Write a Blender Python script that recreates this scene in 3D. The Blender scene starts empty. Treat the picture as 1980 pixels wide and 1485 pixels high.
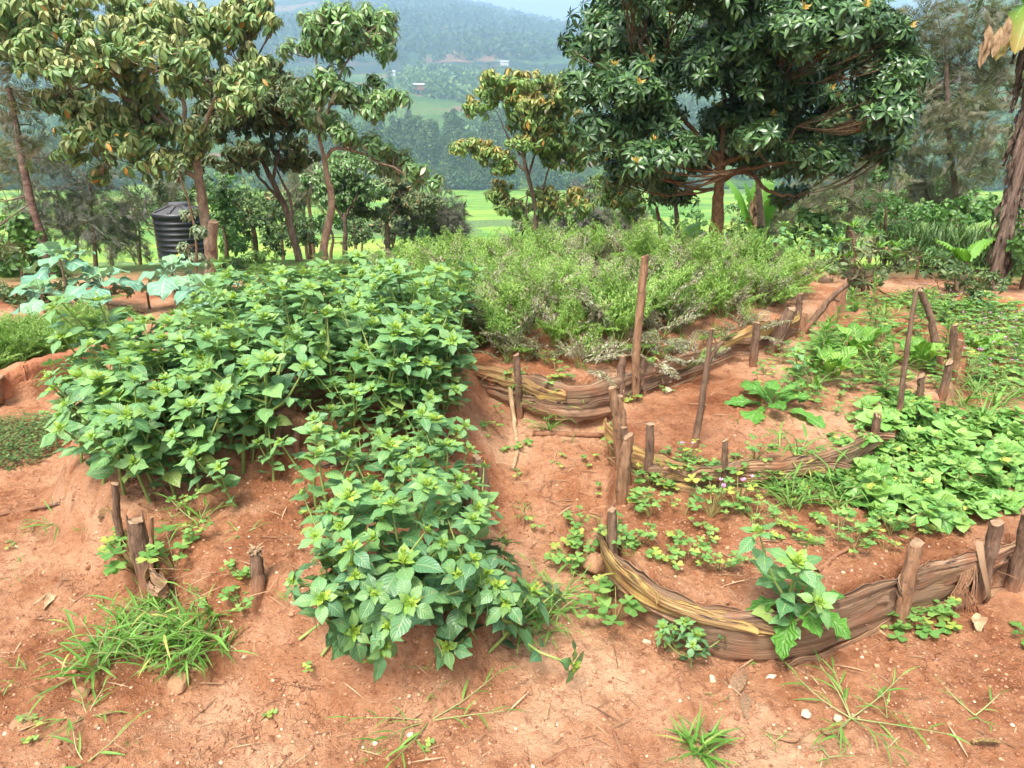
import bpy, math
import numpy as np
PI = math.pi
rng = np.random.default_rng(11)
R = lambda a, b: float(rng.uniform(a, b))
C = bpy.context.scene.collection

# ------------------------------------------------------------------ camera numbers (photo is 1980 x 1485)
HAZE = .00046
FPX, PITCH, EYE = 1375.0, math.radians(19.7), 1.6
def ray(px, py):
    dx, dy = (px - 990) / FPX, (742.5 - py) / FPX
    return np.array([dx, math.cos(PITCH) + dy * math.sin(PITCH), -math.sin(PITCH) + dy * math.cos(PITCH)])
def P(px, py, z=0.0):
    d = ray(px, py); t = (z - EYE) / d[2]
    return np.array([0, 0, EYE]) + d * t
def W(px, py, Y):
    d = ray(px, py)
    return np.array([0, 0, EYE]) + d * (Y / d[1])

# ------------------------------------------------------------------ noise
def _h(ix, iy, s):
    n = (ix.astype(np.int64) * 374761393 + iy.astype(np.int64) * 668265263 + s * 974634777) & 0x7fffffff
    n = ((n ^ (n >> 13)) * 1274126177) & 0x7fffffff
    return ((n ^ (n >> 16)) & 0xffff) / 65535.0
def vnoise(x, y, s=0):
    x = np.asarray(x, float); y = np.asarray(y, float)
    ix, iy = np.floor(x), np.floor(y); fx, fy = x - ix, y - iy
    fx = fx * fx * (3 - 2 * fx); fy = fy * fy * (3 - 2 * fy)
    a, b, c, d = _h(ix, iy, s), _h(ix + 1, iy, s), _h(ix, iy + 1, s), _h(ix + 1, iy + 1, s)
    return (a * (1 - fx) + b * fx) * (1 - fy) + (c * (1 - fx) + d * fx) * fy
def fbm(x, y, o=4, s=0, g=.5):
    t = 0; a = 1; n = 0
    for i in range(o):
        t = t + a * vnoise(x * 2 ** i, y * 2 ** i, s + i * 17); n += a; a *= g
    return t / n - .5
def sstep(a, b, x):
    t = np.clip((np.asarray(x, float) - a) / (b - a), 0, 1); return t * t * (3 - 2 * t)

# ------------------------------------------------------------------ mesh templates
class T:
    def __init__(s, V, F, UV=None, tone=None, mi=0):
        s.V = np.asarray(V, float).reshape(-1, 3); s.F = np.asarray(F, int).reshape(-1, 4)
        s.UV = np.zeros((len(s.V), 2)) if UV is None else np.asarray(UV, float)
        s.t = np.zeros(len(s.V)) if tone is None else np.broadcast_to(np.asarray(tone, float), (len(s.V),)).copy()
        s.mi = np.full(len(s.F), mi) if np.isscalar(mi) else np.asarray(mi)
def join(ts):
    ts = [t for t in ts if t is not None and len(t.V)]
    off = np.cumsum([0] + [len(t.V) for t in ts])
    return T(np.vstack([t.V for t in ts]), np.vstack([t.F + o for t, o in zip(ts, off)]),
             np.vstack([t.UV for t in ts]), np.concatenate([t.t for t in ts]), np.concatenate([t.mi for t in ts]))
def inst(t, M, L, tone=None):
    M = np.asarray(M, float).reshape(-1, 3, 3); L = np.asarray(L, float).reshape(-1, 3); k, n = len(L), len(t.V)
    V = np.einsum('kij,nj->kni', M, t.V) + L[:, None, :]
    F = t.F[None] + (np.arange(k) * n)[:, None, None]
    tn = np.tile(t.t, k) if tone is None else (t.t[None] + np.asarray(tone, float).reshape(-1, 1)).ravel() if np.ndim(tone) else np.tile(t.t, k) + tone
    return T(V.reshape(-1, 3), F.reshape(-1, 4), np.tile(t.UV, (k, 1)), tn, np.tile(t.mi, k))
def frames(D, up=(0, 0, 1), roll=0, s=1.0):
    """rotation matrices whose +Y is D and whose +Z is as near as possible to up"""
    D = np.asarray(D, float).reshape(-1, 3); D = D / (np.linalg.norm(D, axis=1, keepdims=True) + 1e-9)
    U = np.broadcast_to(np.asarray(up, float), D.shape) + np.array([1e-3, 2e-3, 0])
    Z = U - (U * D).sum(1, keepdims=True) * D; Z /= np.linalg.norm(Z, axis=1, keepdims=True) + 1e-9
    X = np.cross(D, Z)
    r = np.broadcast_to(np.asarray(roll, float), (len(D),))[:, None]
    X, Z = X * np.cos(r) + Z * np.sin(r), Z * np.cos(r) - X * np.sin(r)
    return np.stack([X, D, Z], axis=2) * np.broadcast_to(np.asarray(s, float), (len(D),))[:, None, None]
def sph(az, el):
    az, el = np.asarray(az, float), np.asarray(el, float)
    return np.stack([np.cos(az) * np.cos(el), np.sin(az) * np.cos(el), np.sin(el) + 0 * az], -1)
def grid_faces(nr, nc, wrap=False):
    i, j = np.meshgrid(np.arange(nr - 1), np.arange(nc if wrap else nc - 1), indexing='ij')
    a = i * nc + j; b = i * nc + (j + 1) % nc
    return np.stack([a, b, b + nc, a + nc], -1).reshape(-1, 4)
def tube(pts, rad, n=7, cap=True, rough=0.0, seed=0, mi=0, capmi=None, tone=0):
    pts = np.asarray(pts, float); k = len(pts); rad = np.broadcast_to(np.asarray(rad, float), (k,))
    tg = np.gradient(pts, axis=0); tg /= np.linalg.norm(tg, axis=1, keepdims=True) + 1e-9
    ref = np.array([1.0, 0.13, 0.05]) if abs(tg[:, 0]).mean() < .8 else np.array([0.1, 1, .05])
    A = np.cross(tg, ref); A /= np.linalg.norm(A, axis=1, keepdims=True); B = np.cross(tg, A)
    a = np.arange(n) * 2 * PI / n
    rr = rad[:, None] * (1 + rough * 2 * (vnoise(np.arange(k)[:, None] * .7 + 0 * a, (np.arange(n) * 1.3)[None] + 0 * rad[:, None], seed) - .5))
    V = pts[:, None] + (np.cos(a)[None, :, None] * A[:, None] + np.sin(a)[None, :, None] * B[:, None]) * rr[:, :, None]
    V = V.reshape(-1, 3); F = grid_faces(k, n, True)
    le = np.concatenate([[0], np.cumsum(np.linalg.norm(np.diff(pts, axis=0), axis=1))])
    UV = np.stack(np.broadcast_arrays((np.arange(n) / n)[None], le[:, None]), -1).reshape(-1, 2)
    m = np.full(len(F), mi)
    if cap:
        o = (k - 1) * n; e = [[o + i, o + i + 1, o + n - 2 - i, o + n - 1 - i] for i in range(n // 2 - 1)]
        if n % 2: e.append([o + n // 2 - 1, o + n // 2, o + n // 2 + 1, o + n // 2 - 1]); e = e[:-1]
        V2 = V[o:o + n]; V = np.vstack([V, V2]); UV = np.vstack([UV, UV[o:o + n]])
        e = np.array(e) + n; F = np.vstack([F, e]); m = np.concatenate([m, np.full(len(e), mi if capmi is None else capmi)])
    return T(V, F, UV, tone, m)
def spline(p, n):
    p = np.asarray(p, float); k = len(p)
    if k < 3: return p[0] + (p[-1] - p[0]) * np.linspace(0, 1, n)[:, None]
    q = np.vstack([2 * p[0] - p[1], p, 2 * p[-1] - p[-2]]); u = np.linspace(0, k - 1 - 1e-6, n); i = u.astype(int); f = (u - i)[:, None]
    a, b, c, d = q[i], q[i + 1], q[i + 2], q[i + 3]
    return .5 * (2 * b + (c - a) * f + (2 * a - 5 * b + 4 * c - d) * f ** 2 + (3 * b - a - 3 * c + d) * f ** 3)
def leaf(L, Wd, nv=5, nu=3, fold=.25, droop=.3, wave=0.0, peak=.4, pet=0.0, tipw=.03, cup=0.0, ser=0.0, sharp=0.0):
    """one leaf along +Y, face up +Z; pet = share of the length that is petiole"""
    v = np.linspace(0, 1, nv + 1); u = np.linspace(-1, 1, nu)
    e = math.log(.5) / math.log(peak)
    w = np.sin(PI * np.clip(v, 0, 1) ** e) ** .85; w = w * (1 - sharp * np.clip((v - .5) / .5, 0, 1)); w = np.maximum(w, tipw); w[0] = .06
    if ser: w = w * (1 + ser * np.where(np.arange(nv + 1) % 2, 1, -1))
    y = L * (pet + (1 - pet) * v)
    x = u[None] * w[:, None] * Wd / 2
    ang = droop * v                      # bends downward along its length
    yy = np.concatenate([[y[0]], y[0] + np.cumsum(np.diff(y) * np.cos((ang[1:] + ang[:-1]) / 2))])
    zz = np.concatenate([[0], -np.cumsum(np.diff(y) * np.sin((ang[1:] + ang[:-1]) / 2))])
    z = zz[:, None] + fold * np.abs(x) + wave * L * np.sin(v * 13 + 1)[:, None] * u[None] * np.abs(u[None]) - cup * (x ** 2) / Wd
    V = np.stack([x, np.broadcast_to(yy[:, None], x.shape), z], -1).reshape(-1, 3)
    UV = np.stack(np.broadcast_arrays((u / 2 + .5)[None], v[:, None]), -1).reshape(-1, 2)
    t = T(V, grid_faces(nv + 1, nu), UV)
    if pet > 0:
        q = max(.0022, Wd * .018)
        t = join([T([[-q, 0, 0], [q, 0, 0], [q, y[0] * 1.05, 0], [-q, y[0] * 1.05, 0]], [[0, 1, 2, 3]], [[.47, 0], [.53, 0], [.53, .04], [.47, .04]]), t])
    return t
def blob(r, n=7, m=5, amp=.25, seed=0, flat=1.0):
    th = np.linspace(0.001, PI - .001, m)[:, None]; ph = (np.arange(n) * 2 * PI / n)[None]
    q = r * (1 + amp * 2 * (vnoise(np.cos(ph) * 1.7 + 5 + th * 0, np.sin(ph) * 1.7 + np.cos(th) * 2.3 + 5, seed) - .5))
    V = np.stack([q * np.sin(th) * np.cos(ph), q * np.sin(th) * np.sin(ph), q * np.cos(th) * flat], -1).reshape(-1, 3)
    return T(V, grid_faces(m, n, True)[:, ::-1])
def box_t(x0, x1, y0, y1, z0, z1, mi=0):
    V = [[x, y, z] for z in (z0, z1) for y in (y0, y1) for x in (x0, x1)]
    return T(V, [[0, 2, 3, 1], [4, 5, 7, 6], [0, 1, 5, 4], [2, 6, 7, 3], [0, 4, 6, 2], [1, 3, 7, 5]], None, None, mi)
def mk(name, t, mats, smooth=True):
    me = bpy.data.meshes.new(name); nv, nf = len(t.V), len(t.F)
    me.vertices.add(nv); me.vertices.foreach_set('co', t.V.astype(np.float32).ravel())
    me.loops.add(nf * 4); me.loops.foreach_set('vertex_index', t.F.astype(np.int32).ravel())
    me.polygons.add(nf); me.polygons.foreach_set('loop_start', (np.arange(nf) * 4).astype(np.int32)); me.polygons.foreach_set('loop_total', np.full(nf, 4, np.int32))
    me.polygons.foreach_set('material_index', t.mi.astype(np.int32))
    me.update(calc_edges=True)
    me.polygons.foreach_set('use_smooth', np.full(nf, smooth))
    uv = me.uv_layers.new(name='UVMap'); uv.data.foreach_set('uv', t.UV[t.F.ravel()].astype(np.float32).ravel())
    at = me.attributes.new('tone', 'FLOAT', 'POINT'); at.data.foreach_set('value', t.t.astype(np.float32))
    for m in (mats if isinstance(mats, (list, tuple)) else [mats]): me.materials.append(m)
    return me

# ------------------------------------------------------------------ objects
def tag(o, label, cat, group=None, kind=None):
    if label: o['label'] = label
    if cat: o['category'] = cat
    if group: o['group'] = group
    if kind: o['kind'] = kind
    return o
def link(name, me, loc=(0, 0, 0), rz=0, s=1, parent=None, rot=None):
    o = bpy.data.objects.new(name, me); C.objects.link(o); o.location = [float(v) for v in loc]
    o.rotation_euler = rot if rot is not None else (0, 0, rz); o.scale = (s, s, s) if np.isscalar(s) else s
    if parent: o.parent = parent
    return o
def solo(name, me, label, cat, loc=(0, 0, 0), rz=0, s=1, group=None, rot=None):
    return tag(link(name, me, loc, rz, s, None, rot), label, cat, group)
def structure(name, me): return tag(link(name, me), None, None, None, 'structure')
def stuff(name, me, label, cat): return tag(link(name, me), label, cat, None, 'stuff')
def family(name, parts, label, cat, loc, rz=0, s=1, group=None, rot=None):
    """an Empty at the base and one child per (part name, mesh)"""
    e = tag(link(name, None, loc, rz, s, None, rot), label, cat, group); e.empty_display_size = .1
    for pn, me in parts: link(pn, me, parent=e)
    return e

# ------------------------------------------------------------------ materials
class NT:
    def __init__(s, name):
        s.m = bpy.data.materials.new(name); s.m.use_nodes = True; s.t = s.m.node_tree; s.t.nodes.clear()
        s.out = s.n('ShaderNodeOutputMaterial')
    def n(s, ty, ins=None, **kw):
        nd = s.t.nodes.new(ty)
        for k, v in kw.items(): setattr(nd, k, v)
        for k, v in (ins or {}).items(): s.put(nd.inputs[k], v)
        return nd
    def put(s, sock, v):
        if isinstance(v, bpy.types.NodeSocket): s.t.links.new(v, sock)
        elif isinstance(v, tuple) and len(v) == 3 and sock.type == 'RGBA': sock.default_value = (*v, 1)
        else: sock.default_value = v
    def mix(s, f, a, b, mode='MIX'):
        nd = s.n('ShaderNodeMix', data_type='RGBA', blend_type=mode); s.put(nd.inputs[0], f); s.put(nd.inputs[6], a); s.put(nd.inputs[7], b); return nd.outputs[2]
    def math(s, op, a, b=0.0, clamp=False):
        nd = s.n('ShaderNodeMath', operation=op, use_clamp=clamp); s.put(nd.inputs[0], a); s.put(nd.inputs[1], b); return nd.outputs[0]
    def ramp(s, f, stops, interp='LINEAR'):
        nd = s.n('ShaderNodeValToRGB'); cr = nd.color_ramp; cr.interpolation = interp
        while len(cr.elements) < len(stops): cr.elements.new(.5)
        for e, (p, c) in zip(cr.elements, stops): e.position = p; e.color = (*c, 1) if len(c) == 3 else c
        s.put(nd.inputs[0], f); return nd.outputs[0]
    def rng(s, f, a, b, c=0.0, d=1.0):
        nd = s.n('ShaderNodeMapRange'); s.put(nd.inputs[0], f)
        for i, v in enumerate((a, b, c, d)): nd.inputs[1 + i].default_value = v
        return nd.outputs[0]
    def noise(s, scale, detail=4, vec=None, rough=.55, dist=0.0):
        nd = s.n('ShaderNodeTexNoise', {'Scale': scale, 'Detail': detail, 'Roughness': rough, 'Distortion': dist})
        if vec is not None: s.put(nd.inputs['Vector'], vec)
        return nd.outputs[0]
    def obj(s): return s.n('ShaderNodeTexCoord').outputs['Object']
    def scaled(s, vec, sc):
        nd = s.n('ShaderNodeMapping'); s.put(nd.inputs[0], vec); nd.inputs['Scale'].default_value = sc; return nd.outputs[0]
    def bump(s, h, st, d=.01, nrm=None):
        nd = s.n('ShaderNodeBump', {'Strength': st, 'Distance': d, 'Height': h})
        if nrm is not None: s.put(nd.inputs['Normal'], nrm)
        return nd.outputs[0]
    def pbr(s, col, rough=.6, nrm=None, spec=.4, **k):
        nd = s.n('ShaderNodeBsdfPrincipled', {'Base Color': col, 'Roughness': rough, 'Specular IOR Level': spec})
        if nrm is not None: s.put(nd.inputs['Normal'], nrm)
        for a, b in k.items(): s.put(nd.inputs[a], b)
        return nd.outputs[0]
    def fin(s, sh): s.t.links.new(sh, s.out.inputs[0]); return s.m
def leafmat(name, stops, young=None, rough=.45, trans=.3, veins=0.0, under=None, spec=.4, rib=None, nv=9.0, scale=1.0, spots=0):
    """stops: colour ramp over a random value per leaf; tone attribute mixes to young"""
    m = NT(name); geo = m.n('ShaderNodeNewGeometry')
    rnd = geo.outputs['Random Per Island']
    col = m.ramp(rnd, [(p, tuple(scale * x for x in c)) for p, c in stops])
    oi = m.n('ShaderNodeObjectInfo').outputs['Random']
    col = m.mix(1.0, col, m.ramp(oi, [(0, (.86, .9, .84)), (1, (1.12, 1.08, 1.1))]), 'MULTIPLY')
    nrm = None
    uv = m.n('ShaderNodeUVMap').outputs[0]; sx = m.n('ShaderNodeSeparateXYZ', {0: uv})
    au = m.math('ABSOLUTE', m.math('SUBTRACT', sx.outputs[0], .5))
    if young is not None:
        tn = m.n('ShaderNodeAttribute', attribute_name='tone').outputs['Fac']
        col = m.mix(m.math('MINIMUM', m.math('MAXIMUM', tn, 0.0), 1.0), col, young)
    if rib is not None:
        col = m.mix(m.rng(au, .015, .05, .65, 0), col, rib)
    if veins:
        ph = m.math('SUBTRACT', sx.outputs[1], m.math('MULTIPLY', au, .55))
        w = m.math('ABSOLUTE', m.math('SINE', m.math('MULTIPLY', ph, nv * PI)))
        groove = m.math('POWER', m.math('SUBTRACT', 1.0, w), 3.0)
        col = m.mix(m.math('MULTIPLY', groove, .24), col, m.mix(1.0, col, (.55, .62, .6), 'MULTIPLY'))
        hgt = m.math('SUBTRACT', w, m.math('MULTIPLY', m.rng(au, 0, .06, 1, 0), 1.2))
        nrm = m.bump(hgt, veins, .006)
    if spots:
        v_ = m.obj(); col = m.mix(m.math('MULTIPLY', m.rng(m.noise(75, 2, v_), .66, .70), spots), col, (.34, .26, .12)); col = m.mix(m.math('MULTIPLY', m.rng(m.noise(9, 3, v_), .58, .70), spots * .6), col, (.24, .33, .07))
    if under is not None: col = m.mix(m.math('MULTIPLY', geo.outputs['Backfacing'], .8), col, under)
    pb = m.pbr(col, rough, nrm, spec)
    tr = m.n('ShaderNodeBsdfTranslucent', {'Color': m.mix(1.0, col, (1.15, 1.2, .55), 'MULTIPLY')})
    if nrm is not None: m.put(tr.inputs['Normal'], nrm)
    mx = m.n('ShaderNodeMixShader', {0: trans, 1: pb, 2: tr.outputs[0]})
    return m.fin(mx.outputs[0])
# ------------------------------------------------------------------ beds (traced rims, each at its own height) and terrain
ZR1, ZR2, ZT, ZL1, ZL2 = .18, .30, .43, .26, .40
def rim(pts, z): return np.array([P(x, y, z)[:2] for x, y in pts])
RIM_R1 = [(1196, 1000), (1204, 1055), (1250, 1103), (1335, 1148), (1445, 1170), (1560, 1162), (1690, 1113), (1765, 1088), (1880, 1058), (1945, 1035)]
RIM_R2 = [(1192, 800), (1200, 838), (1250, 868), (1330, 893), (1420, 895), (1530, 888), (1620, 872), (1686, 838)]
RIM_T = [(890, 690), (1000, 712), (1090, 736), (1180, 728), (1250, 708), (1330, 683), (1400, 660), (1480, 640), (1535, 622)]
POLY_R1 = rim(RIM_R1 + [(2060, 985), (2200, 900), (2120, 790), (1900, 760), (1500, 700), (1240, 760), (1192, 880)], ZR1)
POLY_R2 = rim(RIM_R2 + [(1740, 800), (1830, 755), (1870, 690), (1860, 640), (1750, 590), (1600, 600), (1480, 660), (1330, 700), (1230, 740)], ZR2)
POLY_T = rim(RIM_T + [(1600, 575), (1640, 545), (1580, 515), (1380, 508), (1150, 506), (950, 510), (780, 530), (700, 570), (740, 640)], ZT)
POLY_L1 = rim([(225, 955), (290, 1010), (380, 1050), (470, 1085), (560, 1120), (680, 1160), (800, 1165), (880, 1100), (893, 1000), (885, 900), (905, 830), (930, 770), (900, 700), (600, 650), (300, 690), (180, 790), (150, 880)], ZL1)
POLY_L2 = rim([(330, 835), (450, 845), (560, 850), (680, 850), (800, 830), (880, 780), (910, 720), (900, 660), (740, 600), (560, 590), (380, 620), (270, 690), (240, 770)], ZL2)
POLY_LM = rim([(60, 735), (215, 688), (250, 640), (130, 628), (20, 650), (-120, 700), (-120, 760)], .12)
def sdist(x, y, poly):
    """signed distance, positive inside"""
    a = poly; b = np.roll(poly, -1, 0); d2 = np.full(x.shape, 1e9); ins = np.zeros(x.shape, bool)
    for (ax, ay), (bx, by) in zip(a, b):
        ex, ey = bx - ax, by - ay
        t = np.clip(((x - ax) * ex + (y - ay) * ey) / (ex * ex + ey * ey + 1e-12), 0, 1)
        d2 = np.minimum(d2, (x - ax - t * ex) ** 2 + (y - ay - t * ey) ** 2)
        c = (ay > y) != (by > y)
        ins ^= c & (x < ex * (y - ay) / (ey if abs(ey) > 1e-12 else 1e-12) + ax)
    return np.where(ins, 1, -1) * np.sqrt(d2)
BEDS = [(POLY_R1, ZR1, .05, .02), (POLY_R2, ZR2, .05, .02), (POLY_T, ZT, .05, .07), (POLY_L1, ZL1, .20, .02), (POLY_L2, ZL2, .10, .04), (POLY_LM, .12, .04, .02)]
FY = [-50, 0, 8.2, 11, 15, 20, 40, 80, 150, 190, 360]; FZ = [0, 0, 0, -.25, -1.3, -2.3, -6.2, -14, -24, -25, -25]
def hgt(x, y, soft=True):
    x = np.asarray(x, float); y = np.asarray(y, float)
    r = np.hypot(x * .7, y)
    h = np.interp(r, FY, FZ)
    h = h + .20 * sstep(2.25, 3.5, y) * sstep(1.9, .6, np.abs(x - .25)) * sstep(6.5, 5, y)
    bed = np.zeros(h.shape)
    near = (y < 9) & (y > .5) & (np.abs(x) < 6)
    xs, ys = np.where(near, x, 0), np.where(near, y, 0)
    for poly, z, w, dome in BEDS:
        wob = .05 * fbm(xs * 5, ys * 5, 2, 3) if w > .1 else 0
        d = np.where(near, sdist(xs, ys, poly) + wob, -9)
        s = sstep(-w, .0, d)
        top = z + dome * sstep(0, .7, d)
        hb = h * (1 - s) + top * s
        h = np.where(s > 0, np.maximum(h, hb), h); bed = np.maximum(bed, s)
    return h, bed
_gx, _gy = np.arange(-6.2, 6.2, .02), np.arange(.4, 9.2, .02); _GX, _GY = np.meshgrid(_gx, _gy); _HG = hgt(_GX, _GY)[0]
def hfast(x, y):
    x, y = np.atleast_1d(np.asarray(x, float)), np.atleast_1d(np.asarray(y, float))
    fi, fj = np.clip((y - .4) / .02, 0, len(_gy) - 1.001), np.clip((x + 6.2) / .02, 0, len(_gx) - 1.001); i, j = fi.astype(int), fj.astype(int); a, b = fi - i, fj - j
    near = _HG[i, j] * (1 - a) * (1 - b) + _HG[i + 1, j] * a * (1 - b) + _HG[i, j + 1] * (1 - a) * b + _HG[i + 1, j + 1] * a * b
    return np.where((y < 9.1) & (np.abs(x) < 6.1), near, np.interp(np.hypot(x * .7, y), FY, FZ))
def H(x, y): return float(hfast(x, y)[0])
_ts = np.concatenate([np.linspace(.9, 7, 620), np.geomspace(7.02, 400, 260)])
def G(px, py):
    """the point of the terrain seen at a pixel of the photo"""
    d = ray(px, py); p = np.array([0, 0, EYE]) + d * _ts[:, None]
    below = p[:, 2] < hfast(p[:, 0], p[:, 1])
    i = int(np.argmax(below)) if below.any() else len(_ts) - 1
    q = p[i].copy(); q[2] = H(q[0], q[1]); return q
def micro(x, y, r):
    f = sstep(14, 6, r)
    clod = np.maximum(fbm(x * 16, y * 16, 3, 5), -.05)
    return f * (.012 * np.maximum(fbm(x * 28, y * 28, 2, 21) - .06, 0) * 3 + .05 * fbm(x * 1.6, y * 1.6, 3, 1) + .028 * fbm(x * 6, y * 6, 3, 2) + .022 * clod + .012 * np.maximum(fbm(x * 50, y * 50, 2, 9), 0) + .007 * np.maximum(fbm(x * 95, y * 95, 2, 19) - .05, 0))

# ------------------------------------------------------------------ setting materials
def soil_material():
    m = NT('red_soil'); v = m.obj()
    bed = m.n('ShaderNodeAttribute', attribute_name='bed').outputs['Fac']; veg = m.n('ShaderNodeAttribute', attribute_name='veg').outputs['Fac']
    n1, n2, n3 = m.noise(.8, 6, v), m.noise(5, 6, v, .65), m.noise(60, 4, v, .7)
    f = m.math('ADD', m.math('ADD', m.math('MULTIPLY', n1, .8), m.math('MULTIPLY', n2, .45)), m.math('MULTIPLY', n3, .22))
    f = m.math('SUBTRACT', f, m.math('MULTIPLY', bed, .05))
    col = m.ramp(f, [(.53, (.185, .064, .027)), (.63, (.315, .132, .062)), (.72, (.425, .212, .115)), (.85, (.56, .34, .205))])
    col = m.mix(m.math('MULTIPLY', m.rng(m.noise(22, 3, v), .56, .68), .5), col, (.20, .062, .026))
    vr = m.n('ShaderNodeTexVoronoi', {'Vector': v, 'Scale': 85.0, 'Randomness': 1.0})
    peb = m.rng(vr.outputs['Distance'], .16, .24, 1, 0)
    sel = m.rng(m.n('ShaderNodeSeparateColor', {0: vr.outputs['Color']}).outputs[0], .86, .9)
    peb = m.math('MULTIPLY', peb, sel)
    col = m.mix(m.math('MULTIPLY', peb, .65), col, m.ramp(m.n('ShaderNodeSeparateColor', {0: vr.outputs['Color']}).outputs[1], [(0, (.22, .09, .05)), (.5, (.42, .2, .11)), (1, (.6, .42, .28))]))
    ck = m.n('ShaderNodeTexVoronoi', {'Vector': m.n('ShaderNodeVectorMath', {0: v, 1: m.n('ShaderNodeTexNoise', {'Vector': v, 'Scale': 7.0, 'Detail': 3.0}).outputs['Color']}, operation='ADD').outputs[0], 'Scale': 4.2}, feature='DISTANCE_TO_EDGE')
    crack = m.math('MULTIPLY', m.rng(ck.outputs['Distance'], .004, .012, 1, 0), m.rng(m.noise(2.3, 2, v), .52, .6))
    col = m.mix(m.math('MULTIPLY', crack, .55), col, (.11, .04, .02))
    col = m.mix(veg, col, m.ramp(m.noise(1.2, 5, v), [(.35, (.05, .10, .025)), (.6, (.12, .22, .045)), (.75, (.20, .17, .07))]))
    h = m.math('ADD', m.math('ADD', m.math('ADD', m.math('MULTIPLY', m.noise(170, 3, v, .7), .22), m.math('MULTIPLY', m.noise(34, 6, v, .75), .9)), m.math('MULTIPLY', n3, .35)), m.math('SUBTRACT', m.math('MULTIPLY', peb, .25), m.math('MULTIPLY', crack, .5)))
    return m.fin(m.pbr(col, .93, m.bump(h, 1.0, .03), .15))
M_SOIL = soil_material()
def noisy(name, cols, scale=8, rough=.8, bump=.4, stretch=(1, 1, 1), spec=.25, d=.006, detail=6, contrast=(.32, .5, .68), dirt=0):
    m = NT(name); v = m.scaled(m.obj(), stretch); n = m.noise(scale, detail, v, .62)
    n2 = m.noise(scale * 4.3, 3, v, .6)
    col = m.ramp(m.math('ADD', m.math('MULTIPLY', n, .75), m.math('MULTIPLY', n2, .25)), list(zip(contrast, cols)))
    if dirt:
        z_ = m.n('ShaderNodeSeparateXYZ', {0: m.obj()}).outputs[2]
        f_ = m.math('MULTIPLY', m.rng(m.math('ADD', z_, m.math('MULTIPLY', n, -.10)), -.06, dirt - .04, 1, 0), .85, True); col = m.mix(f_, col, (.27, .115, .056))
        col = m.mix(m.math('MULTIPLY', m.rng(m.noise(28, 4, m.obj()), .56, .66), .55), col, (.05, .032, .024))
    return m.fin(m.pbr(col, rough, m.bump(m.math('ADD', n, n2), bump, d), spec))
M_STAKE = noisy('stake_bark', [(.07, .040, .027), (.16, .095, .062), (.27, .18, .125)], 9, .9, .9, (5, 5, .8), dirt=.09)
M_STAKE2 = noisy('pale_stake_bark', [(.12, .06, .032), (.25, .135, .075), (.38, .24, .15)], 9, .88, .9, (5, 5, .8), dirt=.09)
M_CUT = noisy('cut_wood', [(.14, .085, .05), (.25, .16, .095), (.36, .25, .16)], 30, .85, .3)
M_DRY = noisy('dry_straw', [(.17, .10, .055), (.33, .22, .125), (.50, .37, .23)], 12, .85, .3, (3, 3, 1))
M_STONE = noisy('ochre_stone', [(.20, .095, .048), (.35, .19, .10), (.48, .30, .175)], 9, .9, .6)
M_PALE = noisy('pale_pebble', [(.36, .24, .15), (.52, .38, .27), (.66, .55, .43)], 20, .8, .3)
M_MUD = noisy('mud_wall', [(.17, .06, .03), (.30, .12, .06), (.42, .19, .10)], 5, .95, .7, d=.02)
M_TRUNK = noisy('brown_bark', [(.065, .045, .033), (.15, .105, .075), (.28, .21, .155)], 6, .9, .8, (4, 4, 1), d=.02)
M_TRUNK2 = noisy('pale_bark', [(.12, .080, .055), (.25, .175, .12), (.42, .32, .23)], 6, .88, .7, (3, 3, 1.4), d=.02)
M_TRUNK3 = noisy('reddish_bark', [(.075, .045, .038), (.165, .105, .085), (.30, .21, .17)], 8, .88, .8, (1, 1, 3.5), d=.02)
M_TWIG = noisy('twig_bark', [(.06, .038, .022), (.125, .075, .043), (.21, .135, .08)], 12, .9, .4)
M_MANGO = noisy('orange_brown_bark', [(.085, .050, .026), (.17, .105, .052), (.28, .18, .10)], 14, .9, .8, (2, 2, 1.2), d=.015)
M_ROT = noisy('shaggy_banana_bark', [(.045, .030, .024), (.14, .095, .072), (.30, .215, .165)], 10, .9, .8, (7, 7, .7))
def bark_strip_material(name, cols, patch):
    m = NT(name); uv = m.n('ShaderNodeUVMap').outputs[0]
    oi = m.n('ShaderNodeObjectInfo').outputs['Random']
    off = m.n('ShaderNodeCombineXYZ', {0: m.math('MULTIPLY', oi, 37.0), 1: m.math('MULTIPLY', oi, 11.0)}).outputs[0]
    uv = m.n('ShaderNodeVectorMath', {0: uv, 1: off}, operation='ADD').outputs[0]
    fib = m.noise(1.0, 5, m.scaled(uv, (3.0, 240, 1)), .6); fib2 = m.noise(1.0, 4, m.scaled(uv, (7, 620, 1)), .6); big = m.noise(1.0, 5, m.scaled(uv, (4, 22, 1)), .6)
    col = m.ramp(m.math('ADD', m.math('MULTIPLY', fib, .6), m.math('MULTIPLY', big, .42)), list(zip((.36, .48, .58, .70), cols)))
    col = m.mix(m.rng(m.noise(1.0, 4, m.scaled(uv, (2.2, 15, 1)), .6), .50, .57), col, patch)
    col = m.mix(m.rng(m.noise(1.0, 4, m.scaled(uv, (5, 30, 1)), .7), .59, .66), col, (.05, .03, .03))
    col = m.mix(m.math('MULTIPLY', m.rng(m.noise(9, 5, m.obj()), .52, .68), .6), col, (.26, .10, .05))
    z_ = m.n('ShaderNodeSeparateXYZ', {0: m.obj()}).outputs[2]; col = m.mix(m.math('MULTIPLY', m.rng(m.math('ADD', z_, m.math('MULTIPLY', big, .08)), -.16, -.06, 1, 0), .6), col, (.25, .115, .06))
    return m.fin(m.pbr(col, .72, m.bump(m.math('ADD', m.math('MULTIPLY', fib, .8), m.math('MULTIPLY', fib2, .5)), .8, .006), .3))
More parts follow.
